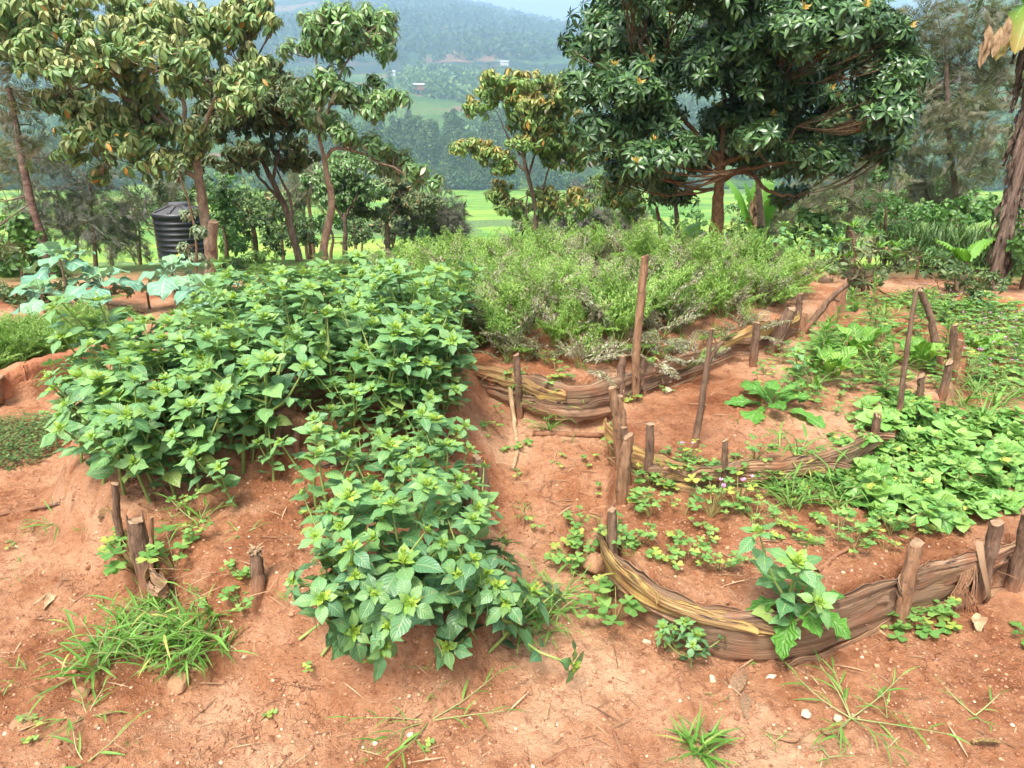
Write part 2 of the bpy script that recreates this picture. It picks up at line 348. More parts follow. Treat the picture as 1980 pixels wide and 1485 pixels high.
BR = [(.06, .038, .026), (.17, .105, .064), (.29, .185, .112), (.44, .315, .205)]
M_BARK_D = bark_strip_material('dry_brown_banana_bark', BR, (.20, .125, .075))
M_BARK_Y = bark_strip_material('yellow_banana_bark', [(.06, .035, .022), (.20, .12, .055), (.36, .235, .10), (.50, .37, .19)], (.46, .30, .10))
M_BARK_P = bark_strip_material('pale_banana_bark', [(.09, .05, .03), (.21, .12, .07), (.38, .25, .155), (.54, .41, .28)], (.33, .20, .11))

# ------------------------------------------------------------------ the ground: one sheet, fine near the viewer and coarse far away
def build_ground():
    rr = np.concatenate([np.linspace(.9, 5.2, 560), np.geomspace(5.22, 420, 190)]); aa = np.radians(np.concatenate([np.linspace(-68, -42.2, 70), np.linspace(-42, 42, 760), np.linspace(42.2, 68, 70)]))
    A, RR = np.meshgrid(aa, rr); x, y = RR * np.sin(A), RR * np.cos(A)
    h, bed = hgt(x, y); z = h + micro(x, y, RR)
    # clear bank erosion below the left front corner
    t = T(np.stack([x, y, z], -1).reshape(-1, 3), grid_faces(len(rr), len(aa))[:, ::-1])
    me = mk('ground', t, M_SOIL)
    r = np.hypot(x * .7, y)
    veg = sstep(8.4, 10.5, r + 1.2 * fbm(x * .8, y * .8, 3, 7)) * .95
    for nm, a in (('bed', bed), ('veg', veg)):
        at = me.attributes.new(nm, 'FLOAT', 'POINT'); at.data.foreach_set('value', a.astype(np.float32).ravel())
    structure('ground', me)
build_ground()

# ------------------------------------------------------------------ bark retaining walls
def strip(path, t0, t1, vc0, vc1, wd, z_of, seed, bulge=.02, off=0.0, taper=.25):
    """one fibrous strip laid along the rim path: t0..t1 along it, centre height vc0->vc1, width wd"""
    bulge = min(bulge, wd * .10); n = 90; m = 15; s = spline(path, 400); t = np.linspace(t0, t1, n)
    xy = np.stack([np.interp(t * 399, np.arange(400), s[:, i]) for i in (0, 1)], -1)
    tg = np.gradient(xy, axis=0); tg /= np.linalg.norm(tg, axis=1, keepdims=True) + 1e-9
    nr = np.stack([tg[:, 1], -tg[:, 0]], -1)
    q = np.linspace(0, 1, n); e = np.clip(np.minimum(q, 1 - q) / taper, 0, 1) ** .6
    w = wd * (.45 + .55 * e) * (1 + .7 * fbm(q * 5, q * 0 + seed, 3, seed))
    vc = vc0 + (vc1 - vc0) * q + .035 * fbm(q * 4, q * 0 + seed * 1.7, 3, seed + 5)
    v = np.linspace(-.5, .5, m)
    zz = z_of[0] + (z_of[1] - z_of[0]) * t
    rg = np.clip((np.abs(v[None]) - .30) / .2, 0, 1) * (.25 + .75 * vnoise(q[:, None] * 9, np.sign(v[None]) * 3 + seed, seed + 4))
    jag = 1 + .9 * (.85 * vnoise(q[:, None] * 17, np.sign(v[None]) * 2.2 + seed, seed + 9) + .35 * vnoise(q[:, None] * 61, np.sign(v[None]) * 2.2 + seed, seed + 8) - .72) * rg + .10 * (vnoise(q[:, None] * 110, v[None] * 4 + seed, seed + 19) - .5) * rg + 0 * .12 * (vnoise(q[:, None] * 30, v[None] * 9 + seed, seed + 9) - .5) * (np.abs(v[None]) > .42)
    zt = zz[:, None] + vc[:, None] + w[:, None] * v[None] * jag
    b = bulge * (1 - (2 * v[None]) ** 2) + off + .014 * fbm(q[:, None] * 6 + v[None] * 0, v[None] * 2 + seed + q[:, None] * 0, 3, seed + 2) + .012 * fbm(q[:, None] * 3 + v[None] * 0, v[None] * 10 + seed + q[:, None] * 0, 2, seed + 3) + .003 * fbm(q[:, None] * 5, v[None] * 26 + seed + fbm(q[:, None] * 3, v[None] * 0 + seed, 2, 2) * 3, 2, seed + 6) + .05 * np.clip((np.abs(q[:, None] - .5) - .42) / .08, 0, 1) ** 2 * R(-.3, 1)
    x = xy[:, 0, None] + nr[:, 0, None] * b; y = xy[:, 1, None] + nr[:, 1, None] * b
    le = np.concatenate([[0], np.cumsum(np.linalg.norm(np.diff(xy, axis=0), axis=1))])
    UV = np.stack(np.broadcast_arrays(le[:, None], (v * wd)[None]), -1).reshape(-1, 2)
    f = grid_faces(n, m)
    front = T(np.stack([x, y, zt], -1).reshape(-1, 3), f, UV)
    th = .003
    back = T(np.stack([x - nr[:, 0, None] * th, y - nr[:, 1, None] * th, zt], -1).reshape(-1, 3), f[:, ::-1], UV)
    o = n * m; top = np.array([[i * m + m - 1, (i + 1) * m + m - 1, (i + 1) * m + m - 1 + o, i * m + m - 1 + o] for i in range(n - 1)])
    bot = np.array([[i * m, i * m + o, (i + 1) * m + o, (i + 1) * m] for i in range(n - 1)])
    r = join([front, back]); r.F = np.vstack([r.F, top, bot]); r.mi = np.zeros(len(r.F), int); return r
def bark_wall(label, path, z, strips, mats, group=None, extra=4):
    path = np.asarray(path); mid = path[len(path) // 2]
    e = tag(link('bark_wall', None, (mid[0], mid[1], z[0])), label, 'bed wall', group)
    rs = np.random.default_rng(len(label)); lo = min(s_[2] - s_[4] * .4 for s_ in strips); hi = max(s_[2] + s_[4] * .25 for s_ in strips); ext = []
    for k in range(extra):
        a0 = rs.uniform(-.05, .8); ln = rs.uniform(.14, .5); vc = rs.uniform(lo, hi)
        near = [s_ for s_ in strips if s_[0] - .1 < a0 + ln / 2 < s_[1] + .1] or strips
        ext.append((max(0, a0), min(1, a0 + ln), vc, vc + rs.uniform(-.02, .025), rs.uniform(.022, .06), .02 + rs.uniform(0, .022), near[int(rs.integers(len(near)))][6] if rs.uniform() < .75 else 2))
    for i, (t0, t1, v0, v1, wd, off, mi) in enumerate(list(strips) + ext):
        t = strip(path, t0, t1, v0, v1, wd, z, 3 + i * 7 + len(strips) * 31, off=off)
        t.V -= np.array([mid[0], mid[1], z[0]])
        link('bark_strip', mk('bark_strip', t, mats[mi]), parent=e)
def outpath(pts, z, off=.02):
    p = rim(pts, z); tg = np.gradient(p, axis=0); tg /= np.linalg.norm(tg, axis=1, keepdims=True)
    return p + np.stack([tg[:, 1], -tg[:, 0]], -1) * off
MB_ = [M_BARK_D, M_BARK_Y, M_BARK_P]
bark_wall('long curved wall of brown banana bark holding the lowest right bed at the front', outpath(RIM_R1, ZR1, .035), (ZR1, ZR1),
          [(0, .62, -.125, -.12, .14, .0, 0), (.0, .48, -.05, -.035, .10, .022, 1), (.02, .66, -.055, -.03, .12, .012, 0), (.35, .84, -.105, -.10, .17, .018, 0),
           (.40, .86, -.03, -.01, .10, .026, 0), (.66, 1.0, .0, .01, .085, .030, 2), (.72, .97, -.055, -.045, .075, .02, 2), (.60, 1.0, -.10, -.06, .12, .0, 0), (.0, .30, .005, -.01, .035, .034, 1)], MB_)
bark_wall('wall of split banana bark holding the middle right bed, yellow at its path end', outpath(RIM_R2, ZR2, .03), (ZR2, ZR2),
          [(.05, .50, -.01, -.03, .10, .022, 1), (.0, .45, -.09, -.08, .09, .0, 1), (.34, .80, -.03, -.02, .07, .018, 0), (.45, 1.0, -.03, .0, .10, .012, 2), (.40, 1.0, -.09, -.07, .085, .0, 0), (.55, 1.0, .01, .03, .05, .028, 2)], MB_)
bark_wall('dark layered banana bark wall under the big feathery carrot bed', outpath(RIM_T, ZT, .03), (ZT - .01, ZT + .03),
          [(.0, .26, -.03, -.05, .10, .018, 1), (.14, .50, -.05, -.03, .12, .012, 0), (.16, .55, -.12, -.10, .11, .006, 0), (.16, .52, -.17, -.15, .09, .0, 0), (.42, .80, -.03, -.02, .08, .016, 2), (.45, .82, -.10, -.09, .09, .0, 0), (.72, .99, -.01, .01, .11, .02, 1), (.70, 1.0, -.10, -.08, .10, .0, 0), (.0, .2, -.12, -.12, .11, .0, 0)], MB_)
pL = [(lambda g: g[:2] * (1 - .05 / np.hypot(g[0], g[1])))(G(*q)) for q in [(205, 965), (224, 1005), (258, 1050), (298, 1090), (335, 1118)]]
bark_wall('short torn bark wall at the left front corner of the amaranth bed', pL, (.22, .20),
          [(0, .75, -.04, -.05, .12, .0, 1), (.1, 1, -.11, -.12, .13, -.006, 0), (.3, 1, -.05, -.06, .08, .012, 2)], MB_)
pL2 = [P(*q, ZL2)[:2] for q in [(470, 838), (540, 850), (620, 856), (700, 852), (790, 832)]]
bark_wall('low brown bark wall half hidden among amaranth stems inside the left bed', pL2, (ZL2 - .02, ZL2 - .02),
          [(0, .8, -.03, -.03, .09, .0, 0), (.2, 1, -.08, -.08, .09, -.004, 2)], MB_)
pL3 = [P(*q, ZL1)[:2] for q in [(893, 1010), (890, 960), (886, 905), (893, 860)]][::-1]
bark_wall('short dark bark wall behind two stakes at the left side of the path', [np.array(p) + np.array([.03, 0]) for p in pL3][::-1], (ZL1 - .02, ZL1 + .0),
          [(0, 1, -.05, -.05, .10, .0, 0), (.1, .9, -.12, -.12, .09, -.004, 0)], MB_)

# ------------------------------------------------------------------ stakes
def stake(base, top, r, label, pale=False, frayed=False, bend=0.0, taper=.85, split=False, fork=None, deep=.06, fwd=0.0, cat='stake', name='garden_stake', group=None, mid=None):
    b = G(*base)
    if fwd: b[:2] *= 1 - fwd / np.hypot(b[0], b[1]); b[2] = H(b[0], b[1]) - .01
    r = .86 * r / FPX * np.hypot(b[1], EYE - b[2]) ; t = W(*top, b[1] + R(-.02, .02))
    d = t - b; L = np.linalg.norm(d); sd = int(abs(base[0] * 7 + base[1])) % 997
    pts = [-d / L * deep, d * .35 + np.array([bend, 0, 0]), d * .7 + np.array([bend * .8, 0, 0]), d] if mid is None else [-d / L * deep] + [W(*q, b[1]) - b for q in mid] + [d]
    k = 14; pts = spline(pts, k); pts[1:-1] += .07 * r * rng.normal(size=(k - 2, 3)) + (R(-.6, .6) * r * np.sin(np.linspace(0, PI, k - 2)))[:, None] * np.array([1, .3, 0])
    tl = [tube(pts, r * np.linspace(1.06, taper, k) * (1 + .05 * (vnoise(np.arange(k) * .9, np.zeros(k), sd + 3) - .5) * 2), 14, True, .13, sd, 0, 1)]; tilt_ = R(-.9, .9)
    tl[0].V[-24:] += (vnoise(np.arange(24) * 1.7, np.zeros(24), sd)[:, None] - .5) * np.array([0, 0, r * .5]) + np.array([0, 0, 1.]) * (tilt_ * (tl[0].V[-24:, :1] - pts[-1][0]) * .9)
    tl[0].V[-24:-12] = tl[0].V[-12:]
    if fork is not None:
        f0 = pts[int(k * fork[0])]; ft = W(*fork[1], b[1]) - b
        tl.append(tube(spline([f0, (f0 + ft) / 2 + np.array([0, 0, .01]), ft], 8), r * np.linspace(.75, .45, 8), 8, True, .12, sd + 1, 0, 1))
    if split:
        for i in range(5):
            a = R(0, 6.28); o = np.array([math.cos(a), math.sin(a), 0]) * r * .8
            tl.append(tube(np.array([pts[2] + o, pts[8] + o * 1.15, pts[-1] + o * 1.1 + np.array([0, 0, R(-.02, .03)])]), [r * .3, r * .28, r * .08], 6, True, .2, i))
    o = solo(name, mk(name, join(tl), [M_STAKE2 if pale else M_STAKE, M_CUT]), label, cat, b, group=group)
    if frayed:
        D = sph(rng.uniform(0, 6.28, 60), rng.uniform(-.5, 1.0, 60))
        fl = leaf(r * 1.25, r * .22, 3, 2, 0, 1.1)
        link('frayed_top', mk('frayed_top', inst(fl, frames(D, s=rng.uniform(.5, 1.1, 60)), d[None] + D * r * .4), M_DRY), parent=o)
    return o
stake((1005, 772), (998, 686), 8, 'dark stake at the left end of the bark wall where the path ends', fwd=0.05)
stake((1206, 745), (1204, 688), 9, 'short brown stake just left of the tall straight stake', fwd=0.05)
stake((1229, 742), (1247, 495), 9, 'tall straight stake rising in front of the carrot plants', pale=True, taper=.9, fwd=0.07)
stake((1246, 735), (1245, 690), 9, 'stubby stake touching the foot of the tall straight stake on its right', fwd=0.05)
stake((1340, 868), (1376, 636), 8, 'long crooked stick with a small fork leaning in the middle right bed', taper=.6, bend=.012, fork=(.68, (1398, 660)))
stake((1456, 705), (1464, 624), 9, 'short stake pinning a yellow bark strip below the carrots', fwd=0.05)
stake((1488, 684), (1531, 596), 13, 'thick split weathered stake at the right end of the carrot bed wall', split=True, fwd=0.04)
stake((1535, 640), (1547, 568), 8, 'dark short stake behind the thick split stake')
stake((1556, 642), (1640, 549), 7, 'dark bent branch leaning to the right beyond the carrot bed wall', taper=.7, fork=(.62, (1622, 582)), mid=[(1585, 603), (1608, 575)])
stake((1651, 572), (1646, 446), 5, 'thin upright twig in front of the dark croton bush', mid=[(1650, 520), (1655, 490)])
stake((1198, 905), (1184, 749), 10, 'pale round topped stake at the path corner of the middle bed', pale=True, fwd=0.03)
stake((1207, 900), (1198, 765), 10, 'grey brown stake pressed against the pale stake at the path corner', pale=True, fwd=0.04)
stake((1214, 930), (1206, 826), 8, 'low dark stake wedged behind the thickest path corner stake', fwd=0.05)
stake((1204, 958), (1215, 843), 13, 'thickest stake of the path corner, flat cut top, in front of the others', pale=True, fwd=0.06)
stake((1252, 912), (1257, 819), 10, 'brown stake standing against the yellow bark of the middle bed', fwd=0.06)
stake((1404, 918), (1402, 851), 7, 'thin short stake halfway along the middle bed wall', fwd=0.06)
stake((1188, 1105), (1183, 985), 11, 'stake at the left end of the front bark wall beside the stone blocks', fwd=0.04)
stake((1745, 1182), (1772, 1049), 14, 'thick leaning stake holding the front bark wall', pale=True, taper=1.0, fwd=0.09)
stake((1903, 1095), (1928, 1009), 15, 'short fat leaning stake at the right end of the front bark wall', fwd=0.09)
stake((1962, 1115), (1990, 985), 16, 'fat stake at the right edge of the picture beside the front bed', fwd=0.1)
stake((1737, 808), (1771, 563), 6, 'tall slender dark stick crossing the right bed', taper=.7)
stake((1812, 708), (1778, 558), 8, 'bent dark pole with a frayed dry top leaning in the right bed', frayed=True, taper=.8, mid=[(1803, 640), (1795, 605)])
stake((1775, 785), (1781, 726), 8, 'short round stake in the weeds right of the slender dark stick')
stake((1820, 772), (1836, 700), 9, 'dark stake lowest of the cluster at the right bed corner')
stake((1836, 712), (1846, 628), 8, 'dark stake topmost of the cluster at the right bed corner')
stake((1840, 740), (1857, 658), 7, 'pale thin stake in the cluster at the right bed corner', pale=True)
stake((1690, 858), (1697, 800), 9, 'small stake with a frayed top at the edge of the spinach patch', frayed=True)
stake((500, 1158), (494, 1066), 14, 'brown stump stake with a frayed top on the bare soil of the left bed', frayed=True, taper=.9)
stake((282, 1095), (262, 1006), 17, 'thick broken stake at the left front corner of the amaranth bed', split=True, fwd=0.05)
stake((232, 1050), (222, 935), 8, 'slim dark stake at the left front corner of the amaranth bed', fwd=0.05)
stake((295, 1142), (293, 1000), 5, 'pale flat strip stake below the left front corner', pale=True)
stake((529, 892), (540, 800), 9, 'brown stake between amaranth plants left of its twin', group=None)
stake((578, 882), (575, 826), 9, 'brown stake between amaranth plants right of its twin')
stake((658, 872), (658, 832), 7, 'stub of a stake inside the left bed nearest the path side')
stake((912, 1078), (902, 925), 10, 'front stake of the two at the left side of the path', fwd=0.0)
stake((938, 972), (922, 884), 11, 'rear stake of the two at the left side of the path')
stake((1499, 486), (1503, 448), 6, 'small bare stump among pale leafy plants behind the carrots', pale=True)

def stick(pxs, r, label, name='fallen_stick', mat=None, cat='stick', lift=.5):
    ps = [G(*q) for q in pxs]; rad = r / FPX * np.hypot(ps[0][1], EYE)
    base = ps[0].copy(); k = max(10, 4 * len(ps)); pts = spline([p - base + np.array([0, 0, rad * lift + .008]) for p in ps], k)
    pts[1:-1] += rng.normal(size=(k - 2, 3)) * rad * .15
    solo(name, mk(name, tube(pts, rad * np.linspace(1, .7, k), 9, True, .15, int(pxs[0][0]), 0, 1), [mat or M_STAKE, M_CUT]), label, cat, base)
stick([(1030, 845), (1100, 847), (1168, 848)], 6.5, 'thick stick lying across the path')
stick([(152, 574), (215, 590), (278, 606)], 4, 'yellowish pole lying on the soil behind the kale', mat=M_DRY)
stick([(1050, 1486), (1095, 1462), (1148, 1448)], 4, 'dark twig at the bottom edge of the picture')
stick([(-10, 1003), (60, 992), (118, 980)], 4.5, 'dark flattened stick lying on the soil at the left edge')
stick([(1578, 1113), (1605, 1090), (1640, 1065)], 5, 'grey dead stick lying on the front right bed', mat=M_STAKE2)
stick([(1645, 1278), (1685, 1262), (1715, 1247)], 4, 'short brown stick on the ground in front of the bark wall')
stick([(1685, 1213), (1715, 1240), (1740, 1262), (1772, 1284)], 2.6, 'curved pale twig on the ground in front of the bark wall', mat=M_DRY)
stick([(985, 760), (994, 820), (1000, 880), (990, 915)], 5, 'long dry strip lying down the left bank of the path', mat=M_DRY)
stick([(1085, 760), (1105, 790), (1130, 812)], 3.5, 'yellow leaf stalk fallen below the dark bark wall', mat=M_BARK_Y)
stick([(1180, 775), (1140, 795), (1095, 815)], 4, 'brown strip lying between path and pale stake', mat=M_STAKE2)
# ------------------------------------------------------------------ leaf materials
YOUNG = (.36, .52, .075)
M_AMA = leafmat('amaranth_leaf', [(0, (.085, .205, .085)), (.5, (.125, .285, .108)), (.975, (.18, .36, .125)), (1, (.32, .38, .09))], YOUNG, .38, .28, .30, (.20, .30, .17), .45, (.30, .42, .16), 8, 1.0, .55)
M_AMADARK = leafmat('broad_amaranth_leaf', [(0, (.062, .155, .072)), (.5, (.092, .215, .095)), (1, (.135, .28, .11))], (.30, .46, .08), .40, .25, .22, (.16, .24, .15), .45, (.24, .36, .15), 7, 1.0, .6)
M_AMASTEM = noisy('amaranth_stem', [(.13, .17, .05), (.22, .30, .08), (.30, .30, .12)], 14, .5, .2)
M_SHOOT = leafmat('amaranth_shoot', [(0, (.22, .42, .06)), (.6, (.36, .52, .07)), (1, (.50, .56, .09))], None, .45, .35, .4, None, .4, (.55, .6, .15), 8)
M_CARROT = leafmat('carrot_frond', [(0, (.10, .20, .035)), (.45, (.155, .29, .05)), (.8, (.24, .385, .08)), (1, (.31, .38, .14))], (.20, .175, .105), .55, .3)
M_CARSTALK = leafmat('carrot_stalk', [(0, (.16, .30, .06)), (1, (.28, .40, .10))], None, .5, .15)
M_WILT = leafmat('wilted_frond', [(0, (.10, .065, .045)), (.4, (.19, .15, .095)), (.75, (.30, .31, .20)), (1, (.36, .38, .27))], None, .7, .2)
M_OXA = leafmat('clover_leaflet', [(0, (.10, .24, .055)), (.5, (.15, .31, .075)), (.85, (.22, .38, .10)), (1, (.36, .42, .09))], (.40, .44, .08), .5, .35, 0, None, .35, (.24, .4, .14))
M_OXASTEM = leafmat('clover_stalk', [(0, (.20, .14, .06)), (1, (.28, .26, .09))], None, .5, .1)
M_PINK = leafmat('pink_petal', [(0, (.55, .22, .55)), (1, (.72, .38, .68))], None, .5, .3)
M_SPIN = leafmat('spinach_leaf', [(0, (.09, .245, .045)), (.5, (.155, .36, .075)), (.95, (.25, .46, .12)), (1, (.5, .46, .09))], (.60, .48, .06), .42, .25, .35, (.25, .40, .17), .5, (.27, .46, .17), 5, 1.0, .4)
M_CHARD = leafmat('chard_leaf', [(0, (.085, .23, .03)), (.6, (.145, .32, .042)), (1, (.23, .40, .07))], (.50, .46, .08), .4, .3, .6, None, .45, (.42, .5, .2), 7)
M_MUST = leafmat('toothed_leaf', [(0, (.085, .24, .035)), (.6, (.13, .33, .05)), (1, (.18, .38, .08))], (.11, .09, .05), .45, .3, .6, (.2, .34, .15), .4, (.25, .42, .15), 8)
M_KALE = leafmat('kale_leaf', [(0, (.115, .26, .185)), (.6, (.17, .345, .25)), (1, (.24, .43, .28))], (.25, .42, .10), .5, .15, .7, (.3, .45, .36), .4, (.42, .55, .42), 6)
M_GRASS = leafmat('grass_blade', [(0, (.085, .21, .035)), (.5, (.14, .31, .05)), (.9, (.20, .38, .08)), (1, (.38, .36, .10))], (.36, .28, .13), .5, .35, 0, None, .35, (.22, .4, .12))
M_GRSTEM = leafmat('grass_stem', [(0, (.17, .25, .07)), (1, (.30, .30, .13))], None, .5, .1)
M_MAT = leafmat('small_leaf', [(0, (.05, .11, .025)), (.6, (.085, .16, .035)), (1, (.16, .22, .06))], (.16, .10, .05), .5, .25)

def vec(az, el): return sph(np.array([az]), np.array([el]))[0]
# ------------------------------------------------------------------ amaranth
AN = [leaf(1, R(.42, .52), 8, 5, R(.1, .35), R(.3, 1.2), R(.01, .03), R(.38, .46), .24, .02, R(.1, .35), 0, R(.25, .5)) for _ in range(8)]
AL = [leaf(1, R(.46, .60), 8, 5, R(.08, .28), R(.1, .85), R(.008, .024), R(.36, .43), .22, .02, R(.1, .35), 0, R(.25, .5)) for _ in range(8)]
SL = [leaf(1, .46, 4, 3, .35, R(.1, .7), .02, .42, .08) for _ in range(3)]
def rosette(o, ax, n, L, el0, el1, tone, src, jit=.25):
    """leaves round an axis point"""
    az = np.arange(n) * 2.39996 + R(0, 6.28); f = np.linspace(0, 1, n); el = el0 + (el1 - el0) * f + rng.uniform(-jit, jit, n)
    D = sph(az, el); M = frames((0, 1, 0))[0]; Q = frames(ax, (0.1, -1, .2))[0]; Q = np.stack([Q[:, 0], Q[:, 2], Q[:, 1]], 1)
    D = D @ Q.T
    sc = L * (1 - .55 * f) * rng.uniform(.85, 1.15, n); out = []
    which = rng.integers(0, len(src), n)
    for k in range(len(src)):
        m = which == k
        if m.any(): out.append(inst(src[k], frames(D[m], ax, rng.uniform(-.3, .3, m.sum()), sc[m]), np.repeat(np.asarray(o)[None], m.sum(), 0), np.clip(tone * f[m] ** 1.6 + rng.uniform(-.04, .06, m.sum()), 0, 1)))
    return join(out)
def shoot(o, ax, s):
    q = [rosette(o, ax, 8, s * .42, .35, 1.25, 0, SL, .2)]
    n = 26; h = rng.uniform(0, 1, n); a = rng.uniform(0, 6.28, n)
    pt = np.asarray(o)[None] + np.asarray(ax)[None] * (h * s * .32)[:, None] + np.stack([np.cos(a), np.sin(a), 0 * a], -1) * (.07 * s * (1.1 - h))[:, None]
    q.append(inst(leaf(1, .6, 2, 3, .3, .3), frames(sph(a, rng.uniform(.5, 1.3, n)), s=s * .10), pt))
    return join(q)
def amaranth(Hh, LL, nb=3, lean=0.0, nn=16, low=0):
    AL = AN if low else globals()['AL']
    az0 = R(0, 6.28); ln = np.array([math.cos(az0), math.sin(az0), 0]) * lean
    pts = spline([(0, 0, -.04), np.array([0, 0, Hh * .35]) + ln * .2, np.array([0, 0, Hh * .72]) + ln * .7, np.array([0, 0, Hh]) + ln], 10)
    st = [tube(pts, np.linspace(.0075, .003, 10) * (Hh / .45) ** .4, 7, True)]; lv, sh = [], []
    for i in range(nn):
        t = .22 + .74 * i / (nn - 1); p = np.array([np.interp(t * 9, range(10), pts[:, k]) for k in range(3)])
        L = LL * (.62 + .5 * math.sin(PI * min(1, t * .95))) * R(.8, 1.15) * (1 if t < .8 else .8)
        d = vec(i * 2.39996 + R(-.3, .3), R(.05, .5) + .35 * max(0, t - .55))
        lv.append(inst(AL[int(R(0, 8))], frames(d, roll=R(-.35, .35), s=L), p, max(0, .4 * (t - .65) / .35)))
    top = pts[-1]; ax = pts[-1] - pts[-2]; ax = ax / np.linalg.norm(ax)
    lv.append(rosette(top, ax, 10, LL * .88, -.05, .8, .5, AL)); sh.append(shoot(top + ax * .004, ax, LL * .85))
    for b in range(nb):
        t = R(.2, .55); p = np.array([np.interp(t * 9, range(10), pts[:, k]) for k in range(3)]); d = vec(b * (2.1 if not low else 1.57) + R(-.5, .5), R(.45, .95) * (1 - .75 * low)); bl = Hh * R(.35, .6) * (1 + low)
        q = spline([p, p + d * bl * .5 + np.array([0, 0, .01]), p + d * bl + np.array([0, 0, .08 * bl / .2])], 6); st.append(tube(q, np.linspace(.005, .0025, 6), 6, True))
        for i in range(6):
            pp = q[min(5, 1 + i * 4 // 6)]; lv.append(inst(AL[int(R(0, 6))], frames(vec(i * 2.4 + R(0, .5), R(-.1, .5)), roll=R(-.3, .3), s=LL * R(.45, .75)), pp, 0))
        a2 = q[-1] - q[-2]; a2 /= np.linalg.norm(a2); lv.append(rosette(q[-1], a2, 8, LL * .66, .0, .8, .5, AL)); sh.append(shoot(q[-1] + a2 * .003, a2, LL * .6))
    return [('stem', mk('stem', join(st), M_AMASTEM)), ('leaves', mk('leaves', join(lv), M_AMADARK if low else M_AMA)), ('young_leaves', mk('young_leaves', join(sh), M_SHOOT))]
AMA = {'tall': [amaranth(R(.34, .48), R(.115, .145), 4, R(.02, .12), 12) for _ in range(8)],
       'mid': [amaranth(R(.28, .38), R(.105, .13), 3, R(.02, .10), 11) for _ in range(5)],
       'low': [amaranth(R(.14, .20), R(.105, .15), 4, R(.03, .08), 6, 1) for _ in range(6)],
       'thin': [amaranth(R(.26, .34), R(.085, .10), 1, R(.02, .08), 10) for _ in range(3)]}
def ama(px, py, kind, label, group, s=1.0, tilt=(0, 0), loc=None, name='amaranth_plant', cat='leafy plant'):
    p = G(px, py) if loc is None else np.asarray(loc)
    v = AMA[kind][int(rng.integers(len(AMA[kind])))]
    return family(name, v, label, cat, p, 0, s * R(.8, 1.12), group, rot=(tilt[0] + R(-.08, .08), tilt[1] + R(-.08, .08), R(0, 6.28)))
def poisson(poly, sp, tries=6000, seed=0):
    r = np.random.default_rng(seed); lo, hi = poly.min(0), poly.max(0); pts = []
    c = r.uniform(lo, hi, (tries, 2)); c = c[sdist(c[:, 0], c[:, 1], poly) > 0]
    for q in c:
        if all((q[0] - a) ** 2 + (q[1] - b) ** 2 > sp * sp for a, b in pts): pts.append(tuple(q))
    return pts
PM = rim([(250, 775), (335, 735), (420, 690), (560, 640), (700, 628), (790, 640), (850, 668), (885, 735), (878, 785), (810, 826), (690, 838), (560, 826), (440, 828), (340, 862), (270, 850)], ZL2)
for x, y in poisson(PM, .138, 8000, 4):
    ama(0, 0, 'tall', 'tall amaranth plant in the dense leafy mass filling the upper left bed', 'dense amaranth of the upper left bed', R(.9, 1.08), loc=(x, y, H(x, y)))
for px, py in [(190, 870), (215, 905), (245, 935), (275, 905), (300, 945), (330, 910), (365, 935), (255, 860), (320, 870), (390, 890), (180, 840), (225, 820), (240, 958), (290, 972), (340, 960), (200, 940), (385, 955), (160, 905), (410, 905), (445, 880), (470, 915), (430, 935), (520, 890), (350, 880), (400, 860)]:
    ama(px, py, 'mid', 'amaranth plant leaning out over the left front corner of its bed', 'amaranth at the left front corner', 1.12, (R(0, .25), -R(.05, .35)))
for px, py in [(650, 905), (690, 880), (740, 915), (790, 890), (850, 890), (705, 960), (770, 965), (840, 955), (740, 1010), (810, 1025), (865, 1010), (800, 850), (860, 830), (890, 800)]:
    ama(px, py, 'mid', 'amaranth plant in the strip sloping down along the left side of the path', 'amaranth along the path side', .82)
for px, py in [(690, 1110), (740, 1085), (800, 1090), (860, 1080), (880, 1130), (930, 1120), (650, 1160), (780, 1140)]:
    ama(px, py, 'mid', 'small amaranth plant between the path side strip and the front row', 'small amaranth behind the front row', .8)
FR = [(600, 1225, (.45, -.75), 'front amaranth with long leaves sprawling left onto bare soil'), (640, 1250, (.6, -.35), 'amaranth with drooping leaves hanging lowest at the left of the front row'), (690, 1215, (.3, -.1), 'low amaranth at the left middle of the front row'),
      (790, 1220, (.3, 0), 'bright centred amaranth in the middle of the front row'), (860, 1225, (.3, .1), 'broad leaved amaranth right of the middle of the front row'), (915, 1235, (.4, .3), 'amaranth with yellow shoot at the right of the front row'), (945, 1270, (.55, .6), 'amaranth sprawling right with one dark leaf on the ground')]
for px, py, tl, lb in FR: ama(px, py, 'low', lb, 'front row amaranth', 1.12, tl)
ama(745, 1170, 'low', 'amaranth behind the bright centred plant of the front row', 'front row amaranth', 1.0, (.2, 0)); ama(850, 1165, 'low', 'amaranth behind the broad leaved plant of the front row', 'front row amaranth', 1.0, (.2, .1)); ama(925, 1175, 'low', 'amaranth behind the yellow shooted plant at the front row end', 'front row amaranth', .95, (.15, .3))
for px, py, lb in [(460, 985, 'thin amaranth bending right from the bare soil of the left bed'), (530, 940, 'thin amaranth right of the inner stakes of the left bed'), (610, 985, 'thin budding amaranth on the bare soil left of the path strip'), (635, 1050, 'thin amaranth above the frayed stump stake'), (490, 900, 'thin amaranth left of the inner stakes')]:
    ama(px, py, 'thin', lb, None, 1.0, (R(-.1, .2), R(-.3, .1)))
ama(885, 690, 'tall', 'tall lone amaranth standing before the carrots at the head of the path', None, .95)
ama(820, 650, 'tall', 'amaranth standing between the leafy mass and the carrots', None, .95)
ama(1500, 1262, 'mid', 'grey green amaranth growing against the middle of the front bark wall', None, .95, name='amaranth_plant')
